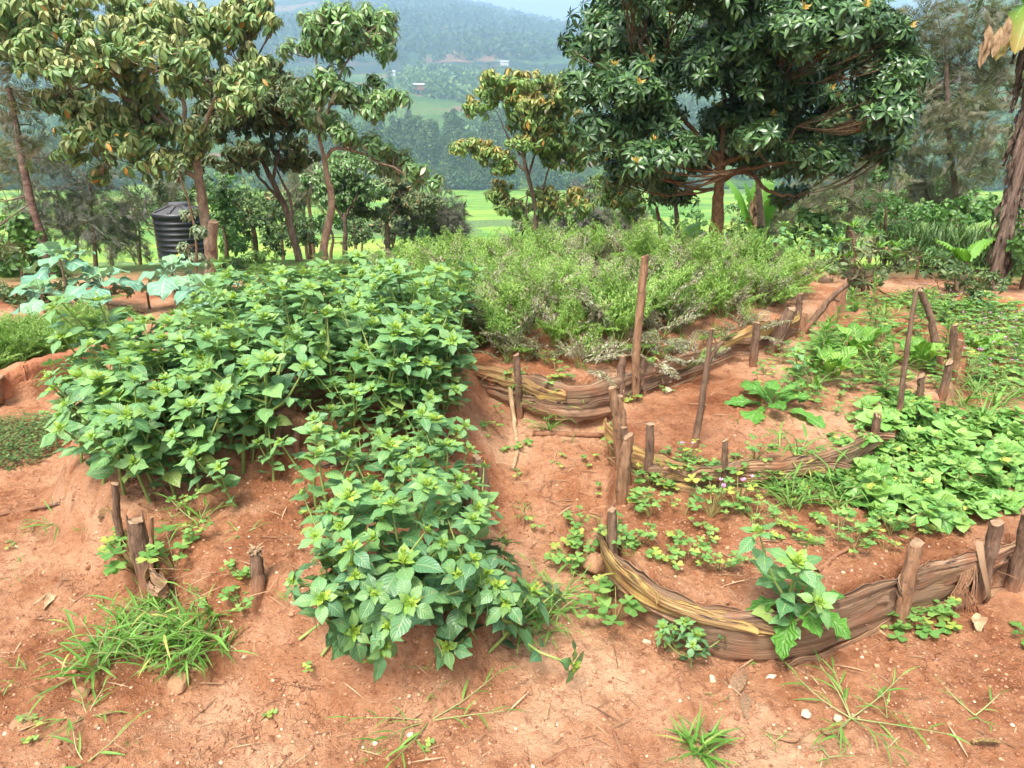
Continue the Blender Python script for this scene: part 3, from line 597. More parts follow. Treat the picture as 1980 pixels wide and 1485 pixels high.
ama(1335, 1290, 'low', 'small broad leaved plant low at the left foot of the front bark wall', None, .55, (.45, 0)); ama(1310, 1262, 'thin', 'small amaranth leaning left against the front bark wall', None, .5, (.2, -.4)); ama(1350, 1262, 'thin', 'small amaranth with holed leaves against the yellow part of the front bark wall', None, .55, (.1, .1))
ama(1900, 640, 'thin', 'pale leafy plant beside the mud edging at the right', None, 1.25); ama(1355 + 180, 745, 'thin', 'young amaranth on the right bed left of the chard', None, .8)
for px, py in [(1455, 505), (1490, 500), (1530, 505), (1565, 520), (1580, 545), (1500, 530), (1545, 490), (1440, 480)]:
    ama(px, py, 'tall', 'pale leafy plant behind the right end of the carrot bed', 'pale leafy plants behind the carrots', .92)
for px, py in [(90, 845), (135, 815), (130, 780)]:
    ama(px, py, 'thin', 'small seedling at the edge of the left side footpath', 'seedlings by the left side footpath', .5)

# ------------------------------------------------------------------ carrots
def frond(L, npair, arch, dens=6, width=.5):
    """feathery frond: returns (stalk, leafy part)"""
    k = 9; s = np.linspace(0, 1, k); a = .1 + arch * s
    y = np.concatenate([[0], np.cumsum(np.sin(a)[1:] * L / (k - 1))]); z = np.concatenate([[0], np.cumsum(np.cos(a)[1:] * L / (k - 1))])
    pts = np.stack([0 * y, y, z], -1); stalk = tube(pts, np.linspace(.0032, .0012, k), 4, False)
    lv = []; q = leaf(1, .31, 2, 2, 0, .5)
    for i in range(npair):
        t = .38 + .60 * i / (npair - 1); p = np.array([np.interp(t, s, pts[:, c]) for c in range(3)]); tg = np.array([0, math.sin(.1 + arch * t), math.cos(.1 + arch * t)])
        pl = L * width * .5 * (1.05 - t) * 1.9 + .012
        for sd in (-1, 1):
            d = np.array([sd * 1.0, 0, 0]) + tg * .75 + rng.normal(size=3) * .12; d /= np.linalg.norm(d)
            m = dens; u = np.linspace(.15, 1, m); c = p[None] + d[None] * (u * pl)[:, None] + np.array([0, 0, -.12 * pl])[None] * (u ** 2)[:, None]
            e1 = d[None] * .6 + tg[None] * .8 + rng.normal(size=(m, 3)) * .3; e2 = d[None] * .6 - tg[None] * .8 + rng.normal(size=(m, 3)) * .3
            sc = pl * .42 * (1.15 - .6 * u) + .004
            lv.append(inst(q, frames(np.vstack([e1, e2]), rng.normal(size=(2 * m, 3)) * .4 + np.array([0, -.3, 1]), 0, np.concatenate([sc, sc])), np.vstack([c, c])))
    return stalk, join(lv)
def carrot(n, L, wilt=.25, spread=.55):
    fr = [frond(L * R(.8, 1.1), 9, R(.15, 1.0), 5, R(.34, .46)) for _ in range(6)]; st, lv, wl = [], [], []
    for i in range(n):
        s, l = fr[int(R(0, 6))]; az = i * 2.4 + R(-.4, .4); tl = R(.02, spread)
        M = np.array([[math.cos(az), -math.sin(az), 0], [math.sin(az), math.cos(az), 0], [0, 0, 1]]) @ np.array([[1, 0, 0], [0, math.cos(tl), math.sin(tl)], [0, -math.sin(tl), math.cos(tl)]])
        M = M * R(.7, 1.1); o = np.array([R(-.03, .03), R(-.03, .03), -.01])
        st.append(inst(s, M, o)); (wl if R(0, 1) < wilt else lv).append(inst(l, M, o))
    r = [('stalks', mk('stalks', join(st), M_CARSTALK))]
    if lv: r.append(('fronds', mk('fronds', join(lv), M_CARROT)))
    if wl: r.append(('wilted_fronds', mk('wilted_fronds', join(wl), M_WILT)))
    return r
M_CARROT2 = leafmat('yellow_green_frond', [(0, (.12, .23, .035)), (.5, (.18, .32, .05)), (1, (.28, .40, .10))], None, .55, .3)
M_CARROT1 = M_CARROT
def carrot_m(k, *a_):
    global M_CARROT
    M_CARROT = [M_CARROT1, M_CARROT2][k % 2]; r_ = carrot(*a_); M_CARROT = M_CARROT1; return r_
CAR = [carrot_m(k_, 13, R(.34, .50), R(.1, .4), R(.3, .65)) for k_ in range(8)]; CARW = [carrot(11, R(.30, .40), .8, .8) for _ in range(3)]; CARG = [carrot(15, .30, .02, .7) for _ in range(3)]
PC = rim([(905, 665), (1000, 685), (1100, 700), (1190, 690), (1290, 660), (1400, 630), (1500, 600), (1540, 570), (1500, 530), (1350, 512), (1150, 508), (950, 514), (800, 540), (730, 580), (800, 625)], ZT)
for i, (x, y) in enumerate(poisson(PC, .165, 9000, 9)):
    v = CAR[int(rng.integers(8))] if vnoise(x * 2.2, y * 2.2, 5) > .30 + R(-.1, .1) else CARW[int(rng.integers(3))]
    family('carrot_plant', v, 'feathery carrot plant crowded in the big bed behind the dark bark wall', 'carrot plant', (x, y, H(x, y)), R(0, 6.28), R(.68, 1.12), 'carrots of the big bed', rot=(R(-.1, .12), R(-.12, .12), R(0, 6.28)))
for px, py, lb in [(980, 700, 'feathery carrot sprawling over the left end of the dark bark wall'), (1120, 712, 'small carrot plant hanging over the middle of the dark bark wall'), (1285, 690, 'carrot plant just right of the tall straight stake'), (1390, 668, 'carrot plant above the yellow bark strip'), (1440, 650, 'carrot plant beside the short stake on the yellow bark'), (1060, 700, 'wilted carrot plant drooping over the left part of the dark bark wall'), (1175, 698, 'grey wilted carrot plant drooping beside the tall straight stake'), (1235, 695, 'silvery wilted carrot plant hanging at the foot of the tall straight stake'), (1325, 712, 'silvery wilted sprig lying over the bark wall right of the tall stake')]:
    family('carrot_plant', CARW[int(rng.integers(3))], lb, 'carrot plant', G(px, py), 0, .72, None, rot=(.3, R(-.2, .2), R(0, 6)))
PL = rim([(30, 715), (110, 700), (205, 672), (240, 640), (140, 634), (30, 655), (-100, 690), (-100, 735)], .13)
for x, y in poisson(PL, .13, 5000, 5):
    family('carrot_plant', CARG[int(rng.integers(3))], 'bright green carrot plant in the small mud walled bed at the left', 'carrot plant', (x, y, H(x, y)), R(0, 6.28), R(.85, 1.15), 'carrots of the small left bed')

# ------------------------------------------------------------------ clover like plants (three leaflets)
def heart(L):
    V, UV = [], []
    for v in np.linspace(0, 1, 4):
        w = [.06, .34, .55, .36][int(round(v * 3))] * L
        for u in (-1, 0, 1): V.append([u * w, v * L + (-.16 * L if (u == 0 and v == 1) else 0), .22 * abs(u) * w - .06 * L * v * v]); UV.append([u / 2 + .5, v])
    return T(V, grid_faces(4, 3), UV)
def oxalis(n, hh, LL, fl=0, yl=.05):
    st, lv, fw = [], [], []
    for i in range(n):
        a, rr = R(0, 6.28), R(.02, .085) * (n / 12) ** .5; h_ = hh * R(.45, 1.1); tp = np.array([math.cos(a) * rr, math.sin(a) * rr, h_])
        st.append(tube(spline([(0, 0, -.01), tp * np.array([.45, .45, .6]), tp], 5), .0013, 4, False)); z0 = R(0, 6.28); L = LL * R(.6, 1.15); tn = R(.5, 1) if R(0, 1) < yl else 0
        tl = np.array([R(-.35, .35), R(-.35, .35), 1])
        for k in range(3):
            d = np.array([math.cos(z0 + k * 2.094), math.sin(z0 + k * 2.094), R(-.15, .3)]); lv.append(inst(heart(1), frames(d, tl, 0, L), tp, tn))
    for i in range(fl):
        tp = np.array([R(-.06, .06), R(-.06, .06), hh * R(1.1, 1.4)]); st.append(tube(spline([(0, 0, 0), tp * .6, tp], 5), .0011, 4, False))
        fw.append(inst(leaf(1, .6, 3, 3, .2, -.4), frames(sph(np.arange(5) * 1.257, np.full(5, .7)), s=.012), np.repeat(tp[None], 5, 0)))
    r = [('stalks', mk('stalks', join(st), M_OXASTEM)), ('leaves', mk('leaves', join(lv), M_OXA))]
    if fw: r.append(('blossoms', mk('blossoms', join(fw), M_PINK)))
    return r
OXA = [oxalis(int(R(9, 16)), R(.06, .10), R(.021, .028)) for _ in range(6)]; OXS = [oxalis(int(R(4, 7)), R(.03, .055), R(.018, .024), 0, .15) for _ in range(4)]; OXF = [oxalis(14, .09, .022, 3, .2) for _ in range(2)]
def clover(px, py, v, label, group=None, s=1.0, loc=None):
    p = G(px, py) if loc is None else loc
    family('clover_plant', v[int(rng.integers(len(v)))], label, 'clover', p, R(0, 6.28), s * R(.85, 1.15), group)
lbA, gA = 'clover plant dotted over the bare soil of the lowest right bed', 'clover on the lowest right bed'
for px, py in [(1245, 1060), (1300, 1045), (1320, 1075), (1345, 1020), (1370, 1045), (1350, 1095), (1390, 1105), (1270, 1085), (1240, 985), (1300, 975), (1325, 995), (1390, 985), (1420, 1000), (1460, 1010), (1500, 1045), (1530, 1030), (1560, 1055), (1620, 1045), (1680, 1050), (1720, 1035), (1755, 1040), (1800, 1035), (1650, 1065), (1470, 965), (1345, 955), (1280, 950), (1255, 1000), (1580, 1010), (1665, 1030), (1710, 1062), (1300, 1095)]:
    clover(px, py, OXS if R(0, 1) < .7 else OXA, lbA, gA, R(.75, 1.1))
for px, py in [(1255, 945), (1285, 940), (1310, 930), (1340, 935), (1365, 925), (1385, 940), (1480, 935), (1545, 945), (1490, 940), (1460, 890), (1560, 905), (1530, 965), (1590, 940), (1620, 955), (1570, 975), (1430, 925)]:
    clover(px, py, OXA, 'leafy clover plant crowded at the foot of the middle bed wall', 'clover below the middle bed wall', .98)
clover(1375, 1000, OXF, 'clover with tiny pink flowers standing alone on the lowest right bed', None, 1.2); clover(1425, 985, OXF, 'pink flowering clover nearest the middle bed wall', None, 1.1); clover(1320, 905, OXF, 'pink flowering clover against the yellow bark of the middle bed', None, 1.0)
P2 = rim([(1420, 770), (1530, 790), (1640, 820), (1720, 800), (1830, 745), (1860, 690), (1750, 640), (1640, 640), (1560, 660), (1480, 720)], ZR2)
for x, y in poisson(P2, .135, 3000, 3): clover(0, 0, OXA if R(0, 1) < .6 else OXS, 'yellowish clover scattered among stakes on the middle right bed', 'clover on the middle right bed', R(.9, 1.3), (x, y, H(x, y)))
P3 = np.array([P(*q, .12)[:2] for q in [(1850, 760), (1890, 640), (1780, 590), (1700, 570), (1800, 555), (1990, 590), (2060, 700), (2000, 780), (1940, 800)]])
for x, y in poisson(P3, .125, 4000, 8): clover(0, 0, OXA if R(0, 1) < .75 else OXF, 'clover among the weeds at the right edge of the garden', 'clover in the weeds at the right edge', R(1.1, 1.6), (x, y, H(x, y)))
for px, py, s in [(945, 845, 1), (960, 800, .9), (940, 830, .8), (990, 880, .8), (1010, 870, .9), (1070, 770, 1.3), (1085, 745, 1.2), (1170, 690, 1.2), (1075, 720, 1.0), (1190, 875, 1.2), (1195, 895, 1), (1180, 840, 1.1), (1265, 705, 1.2), (1020, 700, 1.1), (1000, 740, 1), (1135, 900, .8), (1165, 955, .9), (1225, 780, .9), (1285, 762, .9)]:
    clover(px, py, OXS, 'small clover sprouting beside the path or along the dark bark wall', 'clover beside the path', s * 1.15)
for px, py, s, lb in [(1190, 1205, 1.3, 'yellow green clover left of the front bark wall'), (1130, 1065, 1.3, 'clover tuft beside the stone blocks of the path'), (1115, 1095, 1.2, 'clover tuft below the stone blocks of the path'), (1120, 1020, 1.0, 'clover on the path above the stone blocks'), (1745, 1215, 1.1, 'clover below the thick leaning stake'), (1810, 1190, .8, 'tiny clover right of the thick leaning stake'), (340, 1105, 1.5, 'bright yellow green clover beside the pale strip stake'), (265, 1110, 1.5, 'round leaved weed hanging below the left front corner'), (250, 1075, 1.2, 'round leaved weed nearest the thick broken stake'), (720, 1290, .8, 'three leaflet sprout under the front row amaranth'), (360, 1000, 1.0, 'round leaved weed on the soil beside the left corner'), (380, 1050, .9, 'clover on the bare bank of the left bed'), (465, 1125, .8, 'yellowing clover left of the frayed stump stake'), (470, 1185, .8, 'clover at the foot of the frayed stump stake'), (1195, 1065, 1.2, 'clover growing at the stake beside the stone blocks'), (1210, 1075, 1.0, 'clover poking through the left end of the front wall')]:
    clover(px, py, OXA, lb, None, s)
family('creeping_weed', [('leaves', OXA[0][1][1])], 'dark green low weed lying on the ground before the bark wall', 'weed', G(1770, 1222), .4, (1.5, 1.1, .6))

# ------------------------------------------------------------------ spinach patch at the right
def rhomb(L, Wd, fold, dr):
    V, UV = [], []; ws = [.10, .16, .92, .80, .5, .05]; vs = [0, .18, .42, .58, .78, 1]
    z = 0
    for i, (v, w) in enumerate(zip(vs, ws)):
        for u in (-1, -.5, 0, .5, 1):
            V.append([u * w * Wd / 2, v * L * (1 - .1 * dr * v), fold * abs(u) * w * Wd / 2 * (1 - .6 * abs(u)) - dr * .35 * v * v * L + .03 * L * math.sin(v * 9 + u * 3)]); UV.append([u / 2 + .5, v])
    return T(V, grid_faces(6, 5), UV)
RH = [rhomb(1, R(.85, 1.0), R(.2, .5), R(.1, .9)) for _ in range(5)]
def spinach(n, LL, hh):
    lv, st = [], []
    for c in range(5):
        o = np.array([R(-.08, .08), R(-.08, .08), hh * R(.5, 1)]); st.append(tube(spline([(0, 0, -.01), o * np.array([.6, .6, .5]), o], 5), .004, 5, False))
        lv.append(rosette(o, np.array([R(-.3, .3), R(-.3, .3), 1.]), n, LL * R(.6, 1.45), -.3, 1.0, .12, RH, .35))
    return [('stems', mk('stems', join(st), M_AMASTEM)), ('leaves', mk('leaves', join(lv), M_SPIN))]
SPI = [spinach(9, R(.055, .076), R(.03, .09)) for _ in range(6)]
PS = rim([(1650, 985), (1720, 1005), (1800, 990), (1870, 1000), (1960, 985), (2120, 950), (2080, 860), (1960, 830), (1820, 812), (1720, 825), (1660, 862), (1632, 910)], ZR1)
for x, y in poisson(PS, .09, 7000, 2):
    family('spinach_plant', SPI[int(rng.integers(5))], 'light green spinach like plant in the low dense patch of the right bed', 'leafy plant', (x, y, H(x, y)), R(0, 6.28), R(.85, 1.2), 'spinach patch of the right bed', rot=(R(-.15, .25), R(-.15, .15), R(0, 6.28)))
for px, py, s, lb in [(1735, 1015, 1.5, 'largest pointed spinach rosette at the front of the patch'), (1840, 1005, 1.2, 'spinach rosette at the front of the patch with a leaf hanging over soil'), (1765, 800, 1.2, 'broad leaved plant at the foot of the slender dark stick')]:
    family('spinach_plant', SPI[int(rng.integers(5))], lb, 'leafy plant', G(px, py), R(0, 6.28), s)

# ------------------------------------------------------------------ chard, toothed weeds, kale
def bunch(n, src, LL, el0, el1, mat, stalk=.0, tone=0, nm='leaves'):
    lv = rosette((0, 0, .01), np.array([0, 0, 1.]), n, LL, el0, el1, tone, src, .15)
    return [(nm, mk(nm, lv, mat))]
CH = [leaf(1, .33, 9, 5, .3, R(.2, .9), .07, .6, .30) for _ in range(4)]
for px, py, L, lb in [(1600, 745, .29, 'bright chard with glossy upright leaves in the right bed'), (1655, 700, .34, 'tallest bright green chard standing behind its neighbour in the right bed'), (1890, 690, .26, 'chard with pale stalks near the right bed corner stakes'), (1775, 720, .28, 'thin chard between the two crossing sticks')]:
    family('chard_plant', bunch(13, CH, L, .75, 1.45, M_CHARD), lb, 'chard', G(px, py), R(0, 6), 1)
ML = [leaf(1, .36, 10, 5, .2, R(.6, 1.3), .03, .62, .2, .02, 0, .22) for _ in range(4)]
family('toothed_weed', bunch(16, ML, .31, .1, 1.3, M_MUST), 'dark green plant with drooping toothed leaves on the middle right bed', 'weed', G(1490, 790), 0, .95)
family('toothed_weed', bunch(14, ML, .21, -.6, .9, M_MUST), 'toothed leaf rosette hanging from the front bark wall', 'weed', G(1530, 1215) + np.array([0, -.02, .09]), 2.0, 1)
family('toothed_weed', bunch(9, ML, .12, .1, 1.1, M_MUST), 'small toothed weed at the right edge beyond the front stake', 'weed', G(1985, 1235), 0, .8)
def fleabane(hh):
    st = [tube(spline([(0, 0, 0), (.01, 0, hh * .5), (0, .01, hh)], 6), .005, 5)]; L = leaf(1, .26, 5, 3, .2, .5, 0, .5, 0, .02, 0, .15)
    n = 34; t = np.linspace(.15, 1, n); D = sph(np.arange(n) * 2.4, .2 + .9 * t ** 3); lv = inst(L, frames(D, s=.12 * (1.15 - .7 * t)), np.stack([0 * t, 0 * t, t * hh], -1))
    return [('stem', mk('stem', join(st), M_AMASTEM)), ('leaves', mk('leaves', lv, M_CHARD))]
family('upright_weed', fleabane(.42), 'upright weed with narrow pale leaves behind the tallest chard', 'weed', G(1672, 665), 0, 1)
family('upright_weed', fleabane(.22), 'short upright weed in the right bed beside the thick split stake', 'weed', G(1590, 700), 0, 1)
KL = [leaf(1, .66, 9, 7, .15, R(.3, 1.1), .07, .6, .28, .02, .5) for _ in range(4)]
def kale(hh, LL, n):
    st = tube(spline([(0, 0, -.05), (.02, 0, hh * .5), (0, 0, hh)], 6), np.linspace(.014, .01, 6), 7)
    return [('stem', mk('stem', st, M_TRUNK2)), ('leaves', mk('leaves', rosette((0, 0, hh), np.array([0, 0, 1.]), n, LL, -.35, 1.2, .5, KL, .2), M_KALE))]
for px, py, hh, LL, n, lb in [(138, 608, .50, .42, 15, 'tallest blue green kale with a brown stem left of the lying pole'), (92, 625, .26, .36, 12, 'bluish kale leftmost of the kale plants'), (208, 612, .30, .40, 14, 'spreading kale just right of the tallest kale'), (345, 600, .36, .42, 14, 'kale in front of the water tank'), (405, 615, .26, .42, 13, 'kale with an upright leaf between tank and amaranth'), (430, 600, .2, .28, 11, 'kale half hidden behind the amaranth mass')]:
    family('kale_plant', kale(hh, LL, n), lb, 'kale', G(px, py), R(0, 6), 1)

# ------------------------------------------------------------------ grasses
GB = [leaf(1, R(.055, .10), 5, 3, .5, R(.3, 1.3), 0, .35) for _ in range(5)]
def grass_weed(ns, SL_, LF, lie, nl=4, blades=0, BL=.15):
    """stems with lance leaves at nodes; lie 0 upright .. 1 flat"""
    st, lv = [], []
    for i in range(ns):
        az = i * 2 * PI / ns + R(-.5, .5); L = SL_ * R(.6, 1.1); e0 = (1 - lie) * R(.8, 1.4) + lie * R(.12, .3); d0, d1 = vec(az, e0), vec(az + R(-.3, .3), e0 * (.5 if lie < .6 else 1.0))
        pts = spline([(0, 0, 0), d0 * L * .5, d0 * L * .5 + d1 * L * .5], 7); st.append(tube(pts, np.linspace(.0024, .0012, 7), 5, False))
        for k in range(nl):
            t = .3 + .7 * k / max(1, nl - 1); p = np.array([np.interp(t * 6, range(7), pts[:, c]) for c in range(3)]); sd = 1 if k % 2 else -1
            lv.append(inst(GB[int(R(0, 5))], frames(vec(az + sd * R(.3, 1.0) * (0.3 if k == nl - 1 else 1), R(.1, .8)), roll=R(-.4, .4), s=LF * R(.7, 1.15)), p))
    for i in range(blades): lv.append(inst(GB[int(R(0, 5))], frames(vec(R(0, 6.28), R(.5, 1.4)), s=BL * R(.6, 1.2)), (R(-.03, .03), R(-.03, .03), 0)))
    r = []
    if st: r.append(('stems', mk('stems', join(st), M_GRSTEM)))
    r.append(('leaves', mk('leaves', join(lv), M_GRASS))); return r
GW = [grass_weed(6, .20, .10, .25, 4, 10, .16) for _ in range(4)]
for px, py in [(230, 1230), (260, 1200), (300, 1215), (335, 1250), (290, 1260), (360, 1225), (390, 1250), (250, 1265), (210, 1270), (410, 1200), (440, 1265), (320, 1180), (380, 1275), (190, 1300), (350, 1290), (300, 1290)]:
    family('grass_tuft', GW[int(rng.integers(4))], 'green grass tuft in the clump at the lower left corner of the bed', 'grass tuft', G(px, py), R(0, 6), R(.7, 1.1), 'grass clump at the lower left', rot=(R(-.1, .2), R(-.2, .2), R(0, 6)))
for px, py in [(1000, 1195), (1035, 1200), (1070, 1190), (985, 1230), (1050, 1225), (1010, 1170)]:
    family('grass_tuft', GW[int(rng.integers(4))], 'grass tuft at the bottom of the path beside the front amaranth', 'grass tuft', G(px, py), R(0, 6), R(.7, .95), 'grass at the bottom of the path')
for px, py in [(1500, 960), (1535, 950), (1560, 975), (1600, 960), (1620, 985), (1530, 985)]:
    family('grass_tuft', GW[int(rng.integers(4))], 'grass tuft among clover left of the spinach patch', 'grass tuft', G(px, py), R(0, 6), R(.75, 1.0), 'grass left of the spinach patch')
for px, py in [(1890, 770), (1925, 790), (1900, 820), (1950, 760), (1860, 790), (1935, 740), (1720, 700), (1700, 730), (1870, 730)]:
    family('grass_tuft', GW[int(rng.integers(4))], 'grass tuft among the stakes and clover at the right', 'grass tuft', G(px, py), R(0, 6), R(.9, 1.2), 'grass at the right')
for px, py in [(1040, 800), (1075, 815), (1110, 795), (1020, 780), (1060, 835)]:
    family('grass_tuft', GW[int(rng.integers(4))], 'thin grass tuft at the foot of the dark bark wall in the path', 'grass tuft', G(px, py), R(0, 6), R(.6, .85), 'grass at the head of the path')
SPR = [('creeping_grass', grass_weed(7, .26, .085, 1, 5), G(830, 1395), 'creeping grass sprawling over bare soil below the front row amaranth', 1.0), ('creeping_grass', grass_weed(8, .22, .085, .9, 5), G(1645, 1390), 'creeping grass star with long runners at the lower right', 1.0),
       ('grass_tuft', grass_weed(4, .08, .06, .9, 3, 46, .12), G(1350, 1455), 'spiky dense grass rosette at the bottom edge', 1.0), ('creeping_grass', grass_weed(3, .1, .05, .8, 3), G(1885, 1385), 'small sprig of grass on bare soil at the lower right edge', 1.0),
       ('grass_tuft', grass_weed(3, .14, .08, .7, 3), G(165, 1478), 'greyish grass sprig at the lower left bottom edge', 1.0), ('grass_tuft', grass_weed(0, 0, 0, 0, 0, 14, .05), G(38, 1100), 'tiny grass tuft on bare soil at the far left', 1.0),
       ('grass_tuft', grass_weed(0, 0, 0, 0, 0, 12, .05), G(35, 1130), 'tiny flattened grass tuft below the other one at the far left', .9), ('grass_tuft', grass_weed(4, .16, .1, .6, 3, 8, .12), G(385, 1015), 'grass sprig with a yellow blade on the bank of the left bed', .9),
       ('creeping_grass', grass_weed(6, .1, .10, .9, 3), G(105, 1015), 'low flat leaved weed at the left of the amaranth corner', 1.0), ('creeping_grass', grass_weed(5, .14, .07, .9, 4), G(170, 1385), 'creeping grass with roots below the grass clump', .9),
       ('creeping_grass', grass_weed(4, .1, .07, .7, 3), G(1015, 1000), 'grass sprig in the middle of the path', .8), ('grass_tuft', grass_weed(3, .16, .09, .2, 3), G(1715, 1390), 'short grass shoots inside the lower right creeping grass', .6),
       ('creeping_grass', grass_weed(5, .22, .09, .85, 4), G(1090, 1150), 'runner of grass climbing along the lower right of the path', .9), ('grass_tuft', grass_weed(6, .32, .12, .1, 4), G(1540, 905), 'tall grass stalks rising before the middle bed wall', 1.0)]
for nm, v, p, lb, s in SPR: family(nm, v, lb, 'grass', p, R(0, 6), s)

# ------------------------------------------------------------------ stones, litter
def stone(px, py, rpx, label, mat=M_STONE, sx=1.0, sy=.8, sz=.6, name='stone', sink=.25, fwd=0):
    p = G(px, py); p[:2] *= 1 - fwd / np.hypot(p[0], p[1]); p[2] = H(p[0], p[1]); r = rpx / FPX * np.hypot(p[1], EYE);     t = blob(1.12, 16, 11, .22, int(px + py))
    for q_ in range(9):
        nv_ = rng.normal(size=3); nv_ /= np.linalg.norm(nv_); dd = t.V @ nv_ - R(.55, .8); t.V -= np.maximum(dd, 0)[:, None] * nv_
    solo(name, mk(name, t, mat), label, 'stone', p + np.array([0, 0, r * sz * (1 - sink * 2)]), R(0, 3), (r * sx, r * sy, r * sz))
stone(1162, 1060, 26, 'upper ochre block at the foot of the left front stake', fwd=.02, sz=.75, sink=.1); stone(1152, 1100, 30, 'lower ochre block beside the path', sz=.75, fwd=.04, sink=.1)
stone(352, 1322, 26, 'flat pale ochre stone below the grass clump', sz=.4); stone(165, 1250, 15, 'ochre stone left of the grass clump', sz=.5); stone(160, 1345, 17, 'rounded ochre stone under the lowest grass of the clump'); stone(45, 1400, 26, 'flat ochre flake at the lower left edge', sz=.18)
stone(310, 1190, 24, 'stone hidden in the middle of the grass clump'); stone(130, 770, 20, 'orange stone beside the left amaranth edge by the footpath'); stone(205, 730, 20, 'second orange stone between amaranth and mud edging', sz=.5)
stone(1252, 1247, 12, 'white pebble at the left foot of the front bark wall', M_PALE); stone(1491, 1315, 11, 'white pebble below the toothed rosette', M_PALE, sz=.7); stone(1378, 1318, 10, 'white pebble below the small broad leaved plant', M_PALE); stone(1556, 1386, 11, 'flat pinkish pebble left of the creeping grass star', M_PALE, sz=.5); stone(1617, 1392, 9, 'bright white pebble inside the creeping grass star', M_PALE); stone(1520, 1432, 14, 'long flat orange pebble at the lower right', M_STONE, 1.4, .5, .3); stone(1597, 1422, 9, 'small orange pebble under the creeping grass star', M_STONE)
stone(175, 1100, 9, 'dark clod on the soil at the left', M_MUD)
stone(1290, 760, 13, 'pale stone lying on the middle right bed', M_PALE, sz=.5); stone(950, 1010, 12, 'flat brown stone at the left edge of the path', M_STONE, sz=.4)
def flat_piece(px, py, Lpx, wpx, az, label, mat, name, cat, curl=.25):
    p = G(px, py); k = np.hypot(p[1], EYE) / FPX; t = leaf(Lpx * k, wpx * k, 8, 5, .15, .15, .03, .45, 0, .55); t.V[:, 1] -= Lpx * k / 2
    t.V[:, 2] += .012 + curl * .05 * vnoise(t.V[:, 0] * 60, t.V[:, 1] * 30, 3)
    solo(name, mk(name, join([t, T(t.V - np.array([0, 0, .004]), t.F[:, ::-1], t.UV)]), mat), label, cat, p, az)
flat_piece(105, 1155, 95, 16, .25, 'split flat wood chip lying on the soil at the left', M_DRY, 'wood_chip', 'wood chip')
flat_piece(1425, 1330, 90, 26, 2.6, 'torn pale bark flake below the front bark wall', M_BARK_P, 'bark_flake', 'bark flake'); flat_piece(1440, 1370, 60, 18, 2.9, 'second smaller bark flake nearest the spiky grass', M_BARK_P, 'bark_flake', 'bark flake')
flat_piece(1890, 1212, 46, 24, 2.5, 'crumpled dry leaf on the soil at the right', M_DRY, 'dry_leaf', 'dry leaf', .5); flat_piece(1905, 1445, 45, 14, 1.4, 'orange dry leaf at the bottom right', M_BARK_Y, 'dry_leaf', 'dry leaf', .3)
flat_piece(1390, 1432, 40, 20, .8, 'curled brown leaf beside the spiky grass rosette', M_BARK_P, 'dry_leaf', 'dry leaf', .5); flat_piece(38, 1068, 40, 12, 1.0, 'small dry frond on the soil at the left edge', M_DRY, 'dry_leaf', 'dry leaf', .4)
stick([(65, 1178), (110, 1148), (148, 1170)], 3, 'curved dry vine lying over the wood chip', mat=M_DRY)
# dry hanging banana leaf ends on the front wall
pb = G(1880, 1150); D = []
fr_ = [tube(spline([W(1885, 1068, pb[1] - .02) - pb, W(R(1855, 1890), 1120, pb[1] - .07) - pb, W(R(1815, 1900), R(1165, 1215), pb[1] - .09) - pb], 8), .0022, 4) for _ in range(26)]
solo('dry_palm_tuft', mk('dry_palm_tuft', join(fr_), M_STAKE2), 'dry frayed tuft of fibres hanging from the right of the front bark wall', 'dry fibres', pb)
pb = G(1915, 1155); hl = T(*[(lambda s: (np.stack([s + np.array([-1, 0, 0]) * w_[:, None], s + np.array([0, .012, 0]), s + np.array([1, 0, 0]) * w_[:, None]], 1).reshape(-1, 3), grid_faces(12, 3)))(spline([W(1893, 1048, pb[1] - .03) - pb, W(1900, 1090, pb[1] - .06) - pb, W(1912, 1150, pb[1] - .07) - pb, W(1905, 1168, pb[1] - .04) - pb], 12)) for w_ in [np.linspace(.015, .004, 12)]][0])
solo('dry_leaf_end', mk('dry_leaf_end', hl, M_BARK_D), 'black and tan dried leaf end folded over the front bark wall', 'dry leaf', pb)
# gravel and straw: nobody could count them
gp = []; sp_ = []; sl_ = []
for i in range(13000):
    q = G(R(0, 1980), R(820, 1485)) if i < 5000 else None
    if q is None: x, y = R(-1.7, 1.7), R(1.3, 2.6); q = np.array([x, y, H(x, y)])
    gp.append(q + np.array([0, 0, micro(np.array([q[0]]), np.array([q[1]]), np.array([math.hypot(q[0], q[1])]))[0] + .001]))
gp = np.array(gp); gs = .0016 + .005 * rng.uniform(0, 1, len(gp)) ** 4 + .006 * (rng.uniform(0, 1, len(gp)) > .965) * rng.uniform(.3, 1, len(gp)); pebs = [blob(1, 6, 5, .3, i, .7) for i in range(4)]
gt = []
for k in range(4):
    s_ = slice(k, None, 4); gt.append(inst(pebs[k], frames(sph(rng.uniform(0, 6.28, len(gp[s_])), np.zeros(len(gp[s_]))), s=gs[s_]), gp[s_], rng.uniform(0, 1, len(gp[s_]))))
M_GRAV = NT('gravel_grain'); _rr = M_GRAV.n('ShaderNodeNewGeometry').outputs['Random Per Island']
M_GRAV = M_GRAV.fin(M_GRAV.pbr(M_GRAV.ramp(_rr, [(0, (.17, .068, .035)), (.6, (.33, .155, .085)), (.92, (.42, .24, .14)), (1, (.56, .42, .30))]), .9))
stuff('gravel', mk('gravel', join(gt), M_GRAV), 'fine gravel and crumbs scattered over the red soil', 'gravel')
lt = []
